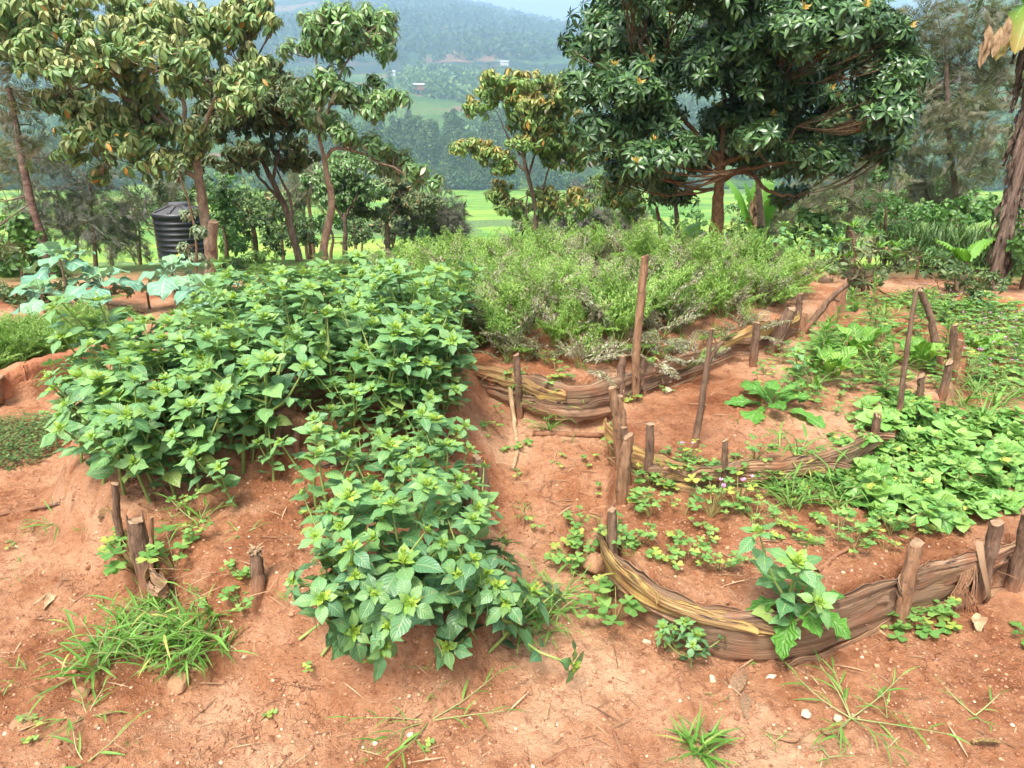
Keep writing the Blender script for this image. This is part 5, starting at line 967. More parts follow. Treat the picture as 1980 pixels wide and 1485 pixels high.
for spec in [
    ('feathery_tree', 'tall feathery olive tree at the right with open see through crown', 'tree', [(1862, 470), (1850, 380), (1835, 260), (1830, 120)], 14, [(1830, 30, 66, 55), (1885, 110, 66, 44), (1780, 150, 56, 55), (1905, 55, 55, 50), (1835, 200, 76, 42), (1920, 170, 76, 44), (1800, 260, 76, 38), (1890, 250, 76, 44), (1850, 320, 56, 34), (1930, 300, 50, 40), (1760, 70, 50, 50)], 'feath', M_FEATH, M_TRUNK, .075, 1.0, 1.25),
    ('feathery_tree', 'feathery tree standing just behind the right end of the dark glossy crown', 'tree', [(1800, 460), (1795, 400), (1785, 340)], 15.5, [(1770, 330, 66, 34), (1795, 385, 60, 36), (1740, 380, 50, 30), (1840, 400, 46, 30), (1720, 290, 50, 40)], 'feath', M_FEATH, M_TRUNK, .06, 1.1, 1.2),
    ('feathery_tree', 'feathery tree with a reddish trunk under the right side of the dark glossy crown', 'tree', [(1641, 450), (1645, 400), (1648, 340)], 12.5, [(1690, 350, 56, 40), (1610, 385, 56, 34), (1650, 330, 50, 40), (1570, 400, 50, 34), (1680, 410, 50, 36), (1520, 420, 40, 24)], 'feath', M_FEATH, M_TRUNK3, .06, 1.2, 1.0),
    ('feathery_tree', 'dark leaning trunk tree with feathery crown at the left edge', 'tree', [(100, 532), (84, 470), (62, 400), (47, 330), (32, 250), (18, 170)], 8.6, [(20, 205, 60, 50), (65, 235, 36, 30), (0, 300, 46, 50), (-15, 380, 40, 40), (75, 300, 26, 20), (-30, 450, 40, 40)], 'feath', M_FEATH, M_TRUNK3, .06, .9, 1.0),
    ('feathery_tree', 'dark feathery tree left of the water tank with a thin grey trunk', 'tree', [(186, 520), (182, 460), (176, 400), (172, 350)], 13.5, [(60, 350, 55, 52), (140, 380, 60, 46), (200, 405, 66, 44), (240, 385, 34, 40), (180, 460, 50, 34), (120, 330, 50, 36), (222, 455, 34, 30), (90, 430, 50, 40)], 'feath', M_FEATHD, M_TWIG, .05, .8, 1.1),
    ('feathery_tree', 'young feathery tree between the dark feathery tree and the water tank', 'tree', [(272, 505), (270, 460), (266, 420)], 15, [(265, 455, 26, 40), (255, 410, 28, 26), (245, 480, 34, 18)], 'feath', M_FEATH, M_TWIG, .03, 1.0, 1.0),
    ('bushy_tree', 'dark bushy tree just right of the water tank', 'tree', [(498, 500), (492, 450), (482, 420)], 12.8, [(475, 400, 50, 36), (520, 430, 46, 36), (440, 420, 36, 34), (470, 450, 55, 30), (560, 420, 40, 40), (430, 370, 30, 30)], 'small', M_BUSHD, M_TWIG, .05, 2.4, 1.1),
    ('bushy_tree', 'leafy bush against the right flank of the water tank', 'bush', [(440, 500), (436, 460), (430, 430)], 10.8, [(440, 425, 28, 32), (448, 465, 30, 26), (430, 385, 24, 22)], 'bush', M_BUSH, M_TWIG, .035, 2.2, 1.0),
    ('bushy_tree', 'low dark bush behind the slender tree trunk', 'bush', [(600, 490), (598, 470), (596, 450)], 12.0, [(590, 450, 46, 26), (690, 460, 30, 22), (550, 470, 40, 20), (700, 440, 26, 20)], 'small', M_BUSHD, M_TWIG, .035, 2.2, 1.0),
    ('leafy_bush', 'broad bright green bush at the left edge below the feathery crown', 'bush', [(45, 545), (45, 510), (45, 480)], 8.8, [(20, 465, 42, 40), (60, 490, 44, 34), (5, 510, 44, 36), (90, 515, 30, 24), (50, 440, 34, 26)], 'bush', M_BUSH, M_TWIG, .035, 2.2, 1.3),
    ('scrubby_bush', 'low scrubby weeds between the leafy bush and the kale', 'bush', [(40, 600), (40, 585), (40, 570)], 7.0, [(10, 565, 40, 26), (55, 575, 40, 22), (100, 560, 30, 22), (-20, 590, 40, 24), (130, 545, 26, 16)], 'small', M_BUSHD, M_TWIG, .02, 2.2, .75),
    ('leafy_bush', 'green bush behind the pale leafy plants right of the orange brown trunk', 'bush', [(1572, 490), (1570, 465), (1568, 445)], 8.6, [(1565, 440, 40, 34), (1600, 455, 30, 26), (1535, 455, 28, 24)], 'bush', M_BUSH, M_TWIG, .03, 2.2, 1.2),
    ('leafy_bush', 'tall weedy bush with pale flower spikes right of the reddish trunk', 'bush', [(1715, 470), (1713, 430), (1712, 390)], 10.5, [(1705, 430, 48, 34), (1715, 380, 40, 34), (1740, 410, 34, 30), (1700, 340, 16, 20)], 'small', M_BUSH, M_TWIG, .03, 2.0, 1.0),
    ('leafy_bush', 'green bush behind the hedge at the right', 'bush', [(1850, 470), (1850, 440), (1850, 420)], 12, [(1840, 412, 60, 26), (1900, 400, 50, 26), (1790, 425, 40, 22), (1950, 415, 40, 30)], 'bush', M_BUSH, M_TWIG, .03, 2.0, 1.2),
    ('leafy_bush', 'dark green bush under the banana trunk at the right edge', 'bush', [(1985, 520), (1985, 490), (1985, 460)], 7.6, [(1985, 455, 34, 34), (2010, 500, 40, 34), (1975, 510, 24, 20)], 'bush', M_BUSH, M_TWIG, .03, 2.0, 1.2),
    ('croton_bush', 'brownish croton bush with upright yellow tipped leaves', 'bush', [(1670, 590), (1668, 555), (1665, 530)], 7.0, [(1630, 500, 40, 34), (1690, 490, 44, 36), (1650, 460, 30, 26), (1720, 530, 36, 30), (1660, 540, 44, 30), (1600, 530, 30, 26), (1740, 500, 30, 20)], 'small', M_DROOPD, M_TWIG, .025, 1.9, 1.1),
    ('scrubby_bush', 'dull scrubby bush above the mud edging at the right', 'bush', [(1850, 600), (1850, 570), (1850, 545)], 6.9, [(1800, 545, 40, 30), (1860, 540, 50, 34), (1915, 550, 44, 30), (1830, 515, 40, 22), (1880, 575, 46, 20), (1780, 580, 30, 20)], 'small', M_BUSHD, M_TWIG, .025, 1.9, .9),
    ('scrubby_bush', 'weedy bush in front of the hedge left of the small banana leaves', 'bush', [(1775, 520), (1775, 500), (1775, 490)], 8.2, [(1770, 495, 40, 22), (1740, 470, 36, 22), (1950, 530, 40, 22), (1820, 490, 36, 14)], 'small', M_BUSH, M_TWIG, .02, 2.0, .8),
    ('leafy_bush', 'bush of mixed leaves at the foot of the big drooping leaf tree', 'bush', [(430, 540), (430, 520), (430, 505)], 8.9, [(430, 530, 24, 12), (460, 510, 34, 16), (500, 498, 40, 16)], 'small', M_BUSH, M_TWIG, .02, 2.2, .9),
    ('scrubby_bush', 'low tangle of weeds behind the back edge of the amaranth mass', 'bush', [(560, 545), (560, 535), (560, 525)], 6.9, [(450, 540, 40, 16), (510, 532, 40, 16), (570, 528, 44, 18), (640, 522, 44, 16), (700, 520, 44, 18), (400, 552, 34, 14), (755, 525, 40, 18)], 'small', M_BUSH, M_TWIG, .015, 2.0, .7),
    ('scrubby_bush', 'brownish dry weeds on the soil behind the kale', 'bush', [(285, 570), (285, 560), (285, 552)], 6.6, [(270, 560, 40, 12), (330, 555, 36, 12), (220, 565, 26, 10)], 'small', M_DROOPD, M_TWIG, .012, 1.5, .6),
    ('leafy_bush', 'low green bush behind the back edge of the carrot bed', 'bush', [(760, 520), (760, 500), (760, 485)], 9.5, [(740, 490, 50, 16), (830, 470, 50, 18), (1180, 460, 50, 16), (1440, 455, 40, 20), (900, 480, 50, 14)], 'bush', M_BUSH, M_TWIG, .02, 1.6, 1.0),
]: tree(*spec)
tree('flowering_sapling', 'pale silvery sapling with a yellow flower in front of the tank', 'sapling', [(378, 560), (380, 480), (370, 410), (345, 330)], 7.4, [(372, 428, 26, 10), (392, 470, 16, 12), (365, 490, 16, 10), (350, 350, 8, 22), (390, 515, 20, 10)], 'droops', leafmat('silvery_leaf', [(0, (.13, .19, .10)), (1, (.30, .36, .22))], None, .5, .25), M_TWIG, .016, 1.0, .75, .8, .5)
pf = W(348, 498, 7.3); solo('yellow_flower', mk('yellow_flower', inst(leaf(1, .7, 3, 3, .2, -.3), frames(sph(np.arange(6) * 1.047, np.full(6, .6)), s=.05), np.zeros((6, 3))), leafmat('yellow_petal', [(0, (.75, .62, .10)), (1, (.8, .7, .2))])), 'yellow flower on the silvery sapling by the tank', 'flower', pf)
# croton yellow tips are children of its bush
cb = [o for o in C.objects if o.name.startswith('croton_bush')][0]; q = []
for px, py in [(1620, 470), (1650, 440), (1690, 455), (1730, 500), (1700, 480), (1605, 505), (1735, 480), (1640, 500), (1670, 520)]:
    q.append(inst(cluster(9, .16, .045, .3, 1.2, .3), np.eye(3), W(px, py, 6.75) - np.array(cb.location)))
link('young_leaves', mk('young_leaves', join(q), M_CHARD), parent=cb)

# ------------------------------------------------------------------ banana plants, hedge, tank
def banleaf(pts, wd, tone=0.0, tears=True):
    s = spline(pts, 26); t = np.linspace(0, 1, 26); w_ = wd * np.sin(PI * np.clip(t * .96 + .04, 0, 1) ** .8) ** .6; tg = np.gradient(s, axis=0); tg /= np.linalg.norm(tg, axis=1, keepdims=True)
    sd = np.cross(tg, [0, 0, 1]); sd /= np.linalg.norm(sd, axis=1, keepdims=True) + 1e-9; u = np.array([-1, -.5, -.04, .04, .5, 1]); nm = np.cross(sd, tg)
    jag = 1 + (.16 * (rng.uniform(0, 1, (26, 1)) - .5) * (np.abs(u) > .7) if tears else 0)
    V = s[:, None] + sd[:, None] * (u[None] * w_[:, None] * jag)[..., None] + nm[:, None] * ((-.35 * np.abs(u) ** 1.5)[None] * w_[:, None] + .02 * np.sin(t * 60)[:, None] * (np.abs(u) > .7))[..., None]
    UV = np.stack(np.broadcast_arrays((u / 2 + .5)[None], t[:, None]), -1); tn = np.repeat(np.clip(tone * (t * 2 - .6), 0, 1), 6)
    return T(V.reshape(-1, 3), grid_faces(26, 6), UV.reshape(-1, 2), tn)
Yb = 7.5; bp = spline([W(1935, 500, Yb), W(1950, 420, Yb), W(1972, 320, Yb), W(1988, 200, Yb), W(1998, 90, Yb), W(2000, 0, Yb)], 20); b0 = bp[0].copy(); b0[2] = H(b0[0], b0[1])
e = tag(link('banana_plant', None, b0), 'tall banana plant with a shaggy brown trunk at the right edge', 'banana plant')
link('trunk', mk('trunk', tube(np.vstack([[b0 - [0, 0, .1]], bp]) - b0, np.linspace(.07, .05, 21), 14, True, .16, 5), M_ROT), parent=e)
sh = []
for i in range(90):
    j = int(R(1, 19)); a = R(0, 6.28); o = bp[j] + np.array([math.cos(a), math.sin(a), 0]) * .068; L = R(.2, .45)
    sh.append(inst(leaf(1, R(.08, .2), 6, 3, R(-.4, .4), R(-.3, .5), .05, .4), frames(np.array([math.cos(a) * .14, math.sin(a) * .14, -1.]), (math.cos(a), math.sin(a), .1), R(-.6, .6), L), o - b0))
link('dead_sheaths', mk('dead_sheaths', join(sh), [M_ROT]), parent=e)
top = bp[-1]; bl = []
for tx, ty, dy, wd, sg_ in [(1925, 118, -.3, .11, .15), (1962, 105, -.5, .12, .1), (2100, 60, -.2, .2, .3), (1860, -80, -.5, .2, .6), (2050, -120, .3, .25, .6)]:
    t_ = W(tx, ty, Yb + dy); m_ = (top + t_) / 2 + np.array([0, 0, sg_]); bl.append(banleaf(np.array([top, m_, t_]) - b0, wd, .9 if ty > 80 else .2))
link('leaves', mk('leaves', join(bl), M_BANLEAF), parent=e)
dl = []
for px, py in [(1905, 130), (1920, 120), (1935, 110), (1912, 105), (1950, 90)]:
    o = W(px, py - 60, Yb - .35); dl.append(inst(leaf(1, .3, 6, 3, .5, .2, .06, .5), frames(np.array([R(-.15, .15), 0, -1.]), (0, -1, 0), R(-.5, .5), .27), o - b0))
link('dry_leaf', mk('dry_leaf', join(dl), M_DRY), parent=e)
def banana_small(px, py, Y, specs, label):
    b = W(px, py, Y); g = np.array([b[0], b[1], H(b[0], b[1])]); e = tag(link('banana_plant', None, g), label, 'banana plant')
    link('trunk', mk('trunk', tube(np.array([[0, 0, -.05], (b - g) * .5, b - g]), [.06, .05, .04], 8), M_TRUNK2), parent=e)
    link('leaves', mk('leaves', join([banleaf(np.array([b, (b + W(tx, ty, Y + dy)) / 2 + np.array([0, 0, sg_]), W(tx, ty, Y + dy)]) - g, wd, 0) for tx, ty, dy, wd, sg_ in specs]), M_BANLEAF), parent=e)
banana_small(1318, 470, 10.5, [(1255, 395, .3, .15, .0), (1350, 430, .2, .16, .08), (1372, 455, -.2, .15, .12), (1265, 450, .1, .14, .1)], 'young banana plant seen left of the orange brown trunk')
banana_small(1462, 460, 12, [(1400, 340, .3, .2, .2), (1480, 330, .2, .2, .2), (1500, 370, -.2, .2, .2), (1440, 350, .1, .2, .2)], 'banana plant with hanging dead leaves right of the orange brown trunk')
e = C.objects[-1].parent; b0 = np.array(e.location)
link('dead_leaves', mk('dead_leaves', join([inst(leaf(1, .16, 6, 3, .5, .1, .06), frames(np.array([R(-.12, .12), 0, -1.]), (0, -1, 0), R(-1, 1), R(.35, .8)), W(1462 + R(-12, 12), 375 + R(-10, 30), 11.9) - b0) for _ in range(16)]), M_DRY), parent=e)
banana_small(1865, 505, 7.3, [(1808, 462, .1, .09, .05), (1905, 462, .2, .07, .04), (1935, 452, .4, .05, .05), (1850, 480, -.2, .08, .06)], 'small banana plant with two bright leaves in front of the hedge')
tb = W(1462, 460, 11.6); tree('bare_trunk_tree', 'straight brown trunk beside the banana plant with hanging dead leaves', 'tree', [(1472, 470), (1470, 410), (1466, 345)], 11.2, [(1470, 320, 40, 26)], 'mango', M_MANGOL, M_TRUNK2, .075, 1, 1, .9, .4)
# hedge of fine upright blades
hp = [W(1738, 470, 10.2), W(1850, 478, 9.9), W(1960, 490, 9.6), W(2080, 500, 9.4)]; s = spline(hp, 400); q = []; gbl = leaf(1, .05, 3, 2, .3, .5)
for k in range(26):
    n = 400; o = s + rng.normal(size=(n, 3)) * [.05, .33, .0]; o[:, 2] = hfast(o[:, 0], o[:, 1]) + rng.uniform(0, .40, n)
    q.append(inst(gbl, frames(sph(rng.uniform(0, 6.28, n), rng.uniform(.6, 1.5, n)), s=rng.uniform(.16, .34, n)), o, rng.uniform(0, .12, n)))
hb = s[200].copy(); hb[2] = H(hb[0], hb[1]); t = join(q); t.V -= hb
solo('hedge', mk('hedge', t, leafmat('hedge_blade', [(0, (.045, .10, .03)), (.7, (.08, .17, .045)), (1, (.14, .24, .06))], (.3, .3, .1), .5, .25)), 'low clipped hedge of fine upright blades at the right', 'hedge', hb)
# the water tank
Yt = 14.0; ct = W(352, 445, Yt); rt = 48 / FPX * Yt * 1.0; zt, zb = W(352, 424, Yt - rt)[2], None; zb = zt - 1.72
tk = tag(link('water_tank', None, (ct[0], Yt, zb)), 'black ribbed plastic water tank with a domed lid', 'water tank')
prof = []; hh = zt - zb; nr_ = 17
for i in range(nr_ * 6 + 1):
    z = hh * i / (nr_ * 6); prof.append((rt * (1 - .045 * abs(math.sin(PI * i / 6)) ** .7 * (1 if i > 0 else 0) + (0)), z))
prof.append((rt * 1.02, hh + .01)); prof.append((rt * 1.03, hh + .06)); prof.append((rt * 1.0, hh + .075))
a = np.arange(48) * 2 * PI / 48
def lathe(pr): return T(np.stack([np.stack([r * np.cos(a), r * np.sin(a), z + 0 * a], -1) for r, z in pr], 0).reshape(-1, 3), grid_faces(len(pr), 48, True))
M_TANK = NT('black_plastic'); M_TANK = M_TANK.fin(M_TANK.pbr(M_TANK.mix(M_TANK.math('MULTIPLY', M_TANK.noise(6, 4, M_TANK.obj()), .5), (.010, .011, .016), (.035, .033, .036)), .38, None, .5))
M_LID = NT('dusty_black_plastic'); M_LID = M_LID.fin(M_LID.pbr(M_LID.mix(M_LID.noise(4, 4, M_LID.obj()), (.035, .036, .042), (.10, .095, .095)), .6, None, .4))
link('ribbed_body', mk('ribbed_body', lathe(prof), M_TANK), parent=tk)
link('top', mk('top', lathe([(rt * 1.0, hh + .075), (rt * .96, hh + .085), (rt * .62, hh + .15), (rt * .36, hh + .19), (.001, hh + .2)]), M_LID), parent=tk)
link('lid', mk('lid', lathe([(rt * .36, hh + .17), (rt * .37, hh + .24), (rt * .33, hh + .26), (.001, hh + .275)]), M_LID), parent=tk)
rb = []
for k in range(8):
    c_, s_ = math.cos(k * PI / 4), math.sin(k * PI / 4); bt = box_t(rt * .4, rt * .93, -.03, .03, 0, .035); bt.V[:, 2] += np.interp(bt.V[:, 0], [rt * .36, rt * .62, rt * .96], [hh + .185, hh + .148, hh + .08]); rb.append(T(bt.V @ np.array([[c_, s_, 0], [-s_, c_, 0], [0, 0, 1]]), bt.F))
link('ribs', mk('ribs', join(rb), M_LID, False), parent=tk)

for i, (px, py, r_) in enumerate([(20, 410, 46), (75, 445, 40), (150, 430, 44), (215, 425, 40), (265, 395, 40), (300, 375, 36), (345, 385, 34), (430, 360, 44), (490, 375, 44), (545, 395, 40), (590, 385, 36), (640, 425, 36), (700, 425, 36), (760, 440, 36), (600, 350, 36), (680, 300, 36), (390, 370, 36), (1150, 375, 34), (1210, 430, 30), (1330, 430, 40), (1420, 420, 40), (1500, 430, 40), (1560, 390, 40), (1610, 430, 36), (1750, 430, 40), (1800, 370, 40), (1690, 390, 36), (1830, 350, 36), (1960, 390, 40), (1010, 430, 28), (1070, 435, 26)]):
    Yd = R(15.5, 24); k = ['small', 'droops', 'feath', 'bush'][i % 4]; mt = [M_BUSHD, M_DROOPD, M_FEATH, M_BUSH][i % 4]
    tree('slope_tree', 'bushy young tree on the slope between the garden and the valley field', 'tree', [(px, py + r_ * 1.9), (px + R(-6, 6), py + r_), (px + R(-8, 8), py + r_ * .2)], Yd, [(px, py, r_ * .9, r_ * .6), (px - r_ * .6, py + r_ * .35, r_ * .6, r_ * .45), (px + r_ * .6, py + r_ * .3, r_ * .6, r_ * .45), (px + R(-15, 15), py - r_ * .45, r_ * .5, r_ * .35)], k, mt, M_TWIG, .05, .55 if k != 'feath' else .8, 1.45, .9, .4, group='young trees on the slope below the garden')
# ------------------------------------------------------------------ valley field, hills, far woods, houses, haze
def field_mat():
    m = NT('valley_grass'); v = m.obj(); n = m.noise(1.0, 5, m.scaled(v, (.012, .05, 1)), .6); n2 = m.noise(1.0, 6, m.scaled(v, (.16, .4, 1)), .65)
    col = m.ramp(m.math('ADD', m.math('MULTIPLY', n, .65), m.math('MULTIPLY', n2, .35)), [(.34, (.055, .155, .03)), (.45, (.13, .27, .035)), (.54, (.23, .35, .04)), (.66, (.33, .37, .07))])
    return m.fin(m.pbr(col, .9, m.bump(m.noise(1.0, 6, m.scaled(v, (.6, 1.2, 1))), .8, 1.0), .1))
M_FIELD = field_mat()
x, y = np.meshgrid(np.linspace(-420, 420, 120), np.concatenate([np.linspace(24, 150, 70), np.linspace(152, 420, 70)]))
z = np.interp(np.hypot(x * .7, y), FY, FZ) + .25 + 1.2 * fbm(x * .03, y * .03, 3, 4) * sstep(60, 140, y)
structure('field', mk('field', T(np.stack([x, y, z], -1).reshape(-1, 3), grid_faces(140, 120)), M_FIELD))
def hill_mat(name, st, patch, sx=.02):
    m = NT(name); v = m.obj(); n = m.noise(sx * .35, 6, v, .6); n2 = m.noise(sx * 6, 6, v, .7); n3 = m.noise(sx * .5, 4, m.scaled(v, (1, 1, 3)), .55)
    col = m.ramp(m.math('ADD', m.math('MULTIPLY', n, .6), m.math('MULTIPLY', n2, .4)), st)
    col = m.mix(m.rng(n3, .565, .60), col, patch)
    return m.fin(m.pbr(col, .95, m.bump(n2, 1.0, 8), .05))
def hill(name, Y0, Y1, prof, z0, mat, pw=1.0, amp=6, nx=220, ny=110, seed=0, xr=(-900, 2900)):
    """slope rising from z0 at depth Y0 to a ridge at depth Y1 whose outline is prof (pixel points of the ridge)"""
    px = np.linspace(xr[0], xr[1], nx); v = np.linspace(0, 1.25, ny)[:, None]
    rp = np.interp(px, [p[0] for p in prof], [p[1] for p in prof]); rd = np.array([W(a, b, Y1) for a, b in zip(px, rp)])
    Yv = Y0 + (Y1 - Y0) * v; X = rd[None, :, 0] * (Yv / Y1)
    up = np.where(v <= 1, v ** pw, 1 - (v - 1) * 1.2)
    Z = z0 + (rd[None, :, 2] - z0) * up + amp * 5 * fbm(X * .004 + seed, Yv * .004 + 0 * X, 4, seed) * np.sin(PI * np.clip(v, 0, 1)) + amp * fbm(X * .03, Yv * .03 + 0 * X, 3, seed)
    V = np.stack([X, Yv + 0 * X, Z], -1); structure(name, mk(name, T(V.reshape(-1, 3), grid_faces(ny, nx)), mat)); return V
M_HILL1 = hill_mat('near_slope_green', [(.36, (.06, .13, .03)), (.48, (.11, .21, .045)), (.58, (.19, .29, .06)), (.70, (.28, .31, .09))], (.34, .19, .11), .03)
M_HILL2 = hill_mat('far_hill_green', [(.38, (.025, .06, .025)), (.5, (.055, .11, .04)), (.6, (.11, .18, .055)), (.70, (.24, .20, .10))], (.30, .17, .10), .012)
V1 = hill('slope', 345, 1000, [(-900, 150), (0, 150), (400, 150), (800, 140), (1000, 150), (1300, 150), (1600, 130), (1800, 40), (1950, -60), (2200, -140), (2900, -180)], -25, M_HILL1, 1.15, 5, 240, 130, 2)
V2 = hill('hill', 1150, 3000, [(-900, 60), (-200, 40), (0, 28), (120, 26), (250, 16), (400, 0), (600, -22), (800, -14), (900, 8), (1000, 32), (1080, 50), (1150, 68), (1300, 95), (1500, 150), (2900, 160)], 95, M_HILL2, .92, 12, 260, 120, 5)
V3 = hill('mountain', 3000, 4600, [(-900, 60), (0, 40), (500, 80), (950, 60), (1060, 40), (1130, 32), (1220, 20), (1400, -20), (1700, -30), (2900, -40)], 100, M_HILL2, 1.0, 14, 200, 60, 8)
# trees of the grove beyond the field
def far_tree(h_, w_, seed, n=900, base=.3):
    d, u = ell(n, .4); hz = rng.uniform(0, 1, n) ** .8; rr = w_ * (.35 + .75 * np.sin(PI * hz ** .75) ** .7) * (.45 + 1.1 * vnoise(hz * 5, u[:, 0] * 2 + 3, seed))
    p = np.stack([d[:, 0] * rr, d[:, 1] * rr, h_ * (base + (1 - base) * hz)], -1); q = leaf(1, .75, 2, 2, .2, .4)
    cr = inst(q, frames(rng.normal(size=(n, 3)) + [0, 0, -.3], rng.normal(size=(n, 3)), 0, w_ * rng.uniform(.16, .34, n)), p)
    tr = tube(np.array([[0, 0, -1], [.1, 0, h_ * .5], [0, .1, h_ * .92]]), [w_ * .07, w_ * .05, .03], 6)
    return [('trunk', mk('trunk', tr, M_TRUNK2)), ('crown', mk('crown', cr, None or M_GROVE))]
M_GROVE = leafmat('grove_leaf', [(0, (.055, .10, .04)), (.6, (.095, .16, .055)), (1, (.16, .23, .08))], None, .6, .2)
M_GROVE2 = leafmat('far_bush_leaf', [(0, (.035, .075, .028)), (.6, (.06, .12, .04)), (1, (.11, .18, .06))], None, .6, .2)
FT = [far_tree(R(17, 22), R(2.6, 3.6), i) for i in range(5)]; _g = M_GROVE; M_GROVE = M_GROVE2; FB = [far_tree(R(6, 9), R(4, 5.5), i + 9, 900, .05) for i in range(4)]; M_GROVE = _g
def hz1(x, y):
    i = np.argmin((V1[..., 0] - x) ** 2 + (V1[..., 1] - y) ** 2); return V1.reshape(-1, 3)[i, 2]
for i in range(150):
    px = R(-60, 2040) if i < 70 else R(640, 1060); Yd = R(352, 430)
    if 1130 < px < 1560 and R(0, 1) < .75: continue
    p = W(px, 300, Yd); family('grove_tree', FT[int(R(0, 5))], 'tall slim tree of the grove on the far side of the valley field', 'tree', (p[0], Yd, hz1(p[0], Yd) - .5), R(0, 6), R(1.0, 1.6), 'grove across the valley field')
for i in range(90):
    px = R(-60, 2040); Yd = R(336, 352)
    if 1130 < px < 1560 and R(0, 1) < .7: continue
    p = W(px, 300, Yd); family('field_edge_bush', FB[int(R(0, 4))], 'dark rounded bush in the line along the far edge of the valley field', 'bush', (p[0], Yd, hfast(p[0], Yd)[0] - .3), R(0, 6), R(.8, 1.25), 'bushes along the far field edge')
# woods and banana groves on the slopes: one mass each
def wood(name, V, n, rows, sz, mat, label, thr=.0, seed=3, ns=.006):
    r = np.random.default_rng(seed); a = r.integers(rows[0], rows[1], n); b = r.integers(0, V.shape[1] - 1, n); f = r.uniform(0, 1, (n, 2)); p = V[a, b] * (1 - f[:, :1]) + V[np.minimum(a + 1, V.shape[0] - 1), b + 1] * f[:, :1]
    k = fbm(p[:, 0] * ns, p[:, 1] * ns * .6, 3, seed) > thr; k &= np.abs(p[:, 0]) < p[:, 1] * .85; p = p[k]; n = len(p); s_ = sz * r.uniform(.6, 1.3, n); q = leaf(1, .8, 2, 2, .2, .5); out = []
    for j in range(16):
        d = r.normal(size=(n, 3)); out.append(inst(q, frames(d + [0, 0, .3], r.normal(size=(n, 3)), 0, s_ * .62), p + np.stack([r.normal(size=n) * .28 * s_, r.normal(size=n) * .28 * s_, (r.uniform(.1, 1.25, n)) * s_], -1)))
    stuff(name, mk(name, join(out), mat), label, 'woods')
M_WOOD2 = leafmat('slope_wood_leaf', [(0, (.055, .11, .032)), (.5, (.10, .19, .048)), (1, (.19, .29, .075))], None, .6, .2)
wood('slope_woods', V1, 24000, (4, 104), 7, M_WOOD2, 'mixed trees and banana groves covering the lower slope across the valley', -.12, 3)
wood('hill_woods', V2, 16000, (0, 96), 13, M_GROVE2, 'dark woods on the high blue hill', -.06, 4, .003)
# houses far across the valley
def house(px, py, Y, w_, label, wall, roof):
    p = W(px, py, Y); e = tag(link('far_house', None, p), label, 'house')
    link('wall', mk('wall', box_t(-w_ / 2, w_ / 2, -3, 3, -2, 3), wall, False), parent=e)
    V = np.array([[-w_ / 2 - .5, -3.6, 2.9], [w_ / 2 + .5, -3.6, 2.9], [w_ / 2 + .5, 0, 4.4], [-w_ / 2 - .5, 0, 4.4], [w_ / 2 + .5, 3.6, 2.9], [-w_ / 2 - .5, 3.6, 2.9]])
    link('roof', mk('roof', T(np.vstack([V, V - [0, 0, .25]]), [[0, 1, 2, 3], [3, 2, 4, 5], [6, 9, 8, 7], [9, 11, 10, 8], [0, 6, 7, 1], [4, 10, 11, 5], [0, 3, 9, 6], [3, 5, 11, 9], [1, 7, 8, 2], [2, 8, 10, 4]]), roof, False), parent=e)
M_WHITE = noisy('pale_house_wall', [(.55, .5, .45), (.66, .62, .58), (.75, .72, .68)], .5); M_ROOF = noisy('sheet_roof', [(.35, .35, .36), (.48, .48, .48), (.6, .6, .6)], .5)
house(810, 170, 760, 11, 'pale far house above the grove across the valley', M_MUD, M_ROOF); house(975, 124, 1010, 11, 'tiny white house at the foot of the blue hill beside bare soil', M_WHITE, M_ROOF); house(758, 144, 900, 8, 'tiny pale house left of the far house above the grove', M_WHITE, M_ROOF)
# haze: air over the whole place
hm = NT('haze'); vp = hm.n('ShaderNodeVolumePrincipled', {'Color': (.52, .73, 1.0), 'Density': HAZE, 'Anisotropy': .0}); hm.t.links.new(vp.outputs[0], hm.out.inputs['Volume'])
hz = stuff('haze', mk('haze', box_t(-5600, 5600, -60, 5200, -40, 1150), hm.m, False), 'thin blue haze filling the valley', 'haze')

for i in range(60):
    r_, c_ = int(R(20, 105)), int(R(60, 190)); p = V1[r_, c_]
    family('grove_tree', FT[int(R(0, 5))], 'slim tree standing on the lower slope above the grove', 'tree', p - np.array([0, 0, .5]), R(0, 6), R(.7, 1.2), 'trees on the lower slope')
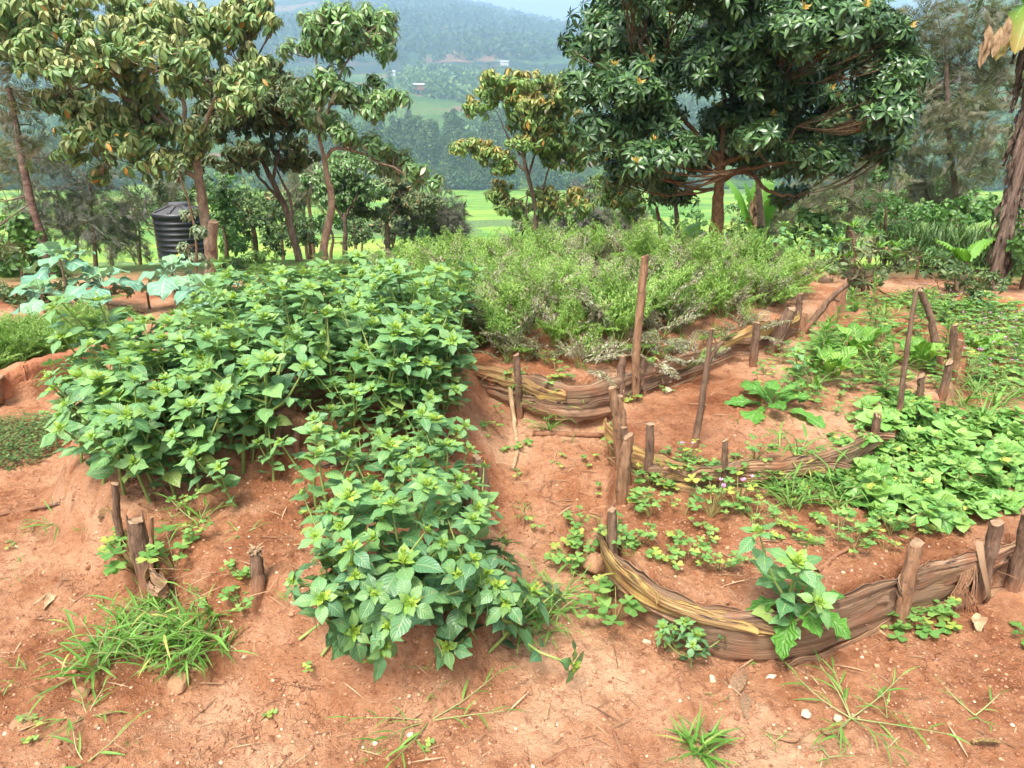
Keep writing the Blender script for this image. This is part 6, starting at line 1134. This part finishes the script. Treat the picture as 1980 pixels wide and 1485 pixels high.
# ------------------------------------------------------------------ light, camera, render settings
sun = bpy.data.objects.new('sun', bpy.data.lights.new('sun', 'SUN')); C.objects.link(sun)
EL, AZ = math.radians(62), math.radians(205)     # compass-style azimuth measured from +Y, clockwise
sun.data.energy = 2.3; sun.data.angle = math.radians(17); sun.data.color = (1, .93, .82)
sd_ = -np.array([math.sin(AZ) * math.cos(EL), math.cos(AZ) * math.cos(EL), math.sin(EL)])
import mathutils
sun.rotation_euler = mathutils.Vector(sd_).to_track_quat('-Z', 'Y').to_euler()
w = bpy.data.worlds.new('World'); bpy.context.scene.world = w; w.use_nodes = True; nt = w.node_tree
bg = nt.nodes['Background']; sk = nt.nodes.new('ShaderNodeTexSky'); sk.sky_type = 'NISHITA'; sk.sun_disc = False
sk.sun_elevation = EL; sk.sun_rotation = AZ; sk.air_density = 1.0; sk.dust_density = 6.0; sk.ozone_density = 1.0
hs = nt.nodes.new('ShaderNodeHueSaturation'); hs.inputs['Saturation'].default_value = .28
nt.links.new(sk.outputs[0], hs.inputs['Color']); nt.links.new(hs.outputs[0], bg.inputs[0]); bg.inputs[1].default_value = .13
cam = bpy.data.objects.new('camera', bpy.data.cameras.new('camera')); C.objects.link(cam); cam.location = (0, 0, EYE)
cam.rotation_euler = (math.radians(90) - PITCH, 0, 0); cam.data.sensor_width = 36; cam.data.lens = 36 * FPX / 1980; cam.data.clip_start = .05; cam.data.clip_end = 9000
sc = bpy.context.scene; sc.camera = cam
sc.view_settings.view_transform = 'Standard'; sc.view_settings.look = 'None'; sc.view_settings.exposure = 1.4; sc.view_settings.gamma = 1
sc.render.engine = 'CYCLES'; cy = sc.cycles; cy.max_bounces = 4; cy.diffuse_bounces = 3; cy.glossy_bounces = 1; cy.transmission_bounces = 3; cy.transparent_max_bounces = 4; cy.volume_bounces = 2
cy.use_denoising = True; cy.sample_clamp_indirect = 6; cy.caustics_reflective = False; cy.caustics_refractive = False; cy.use_adaptive_sampling = True; cy.adaptive_threshold = .025
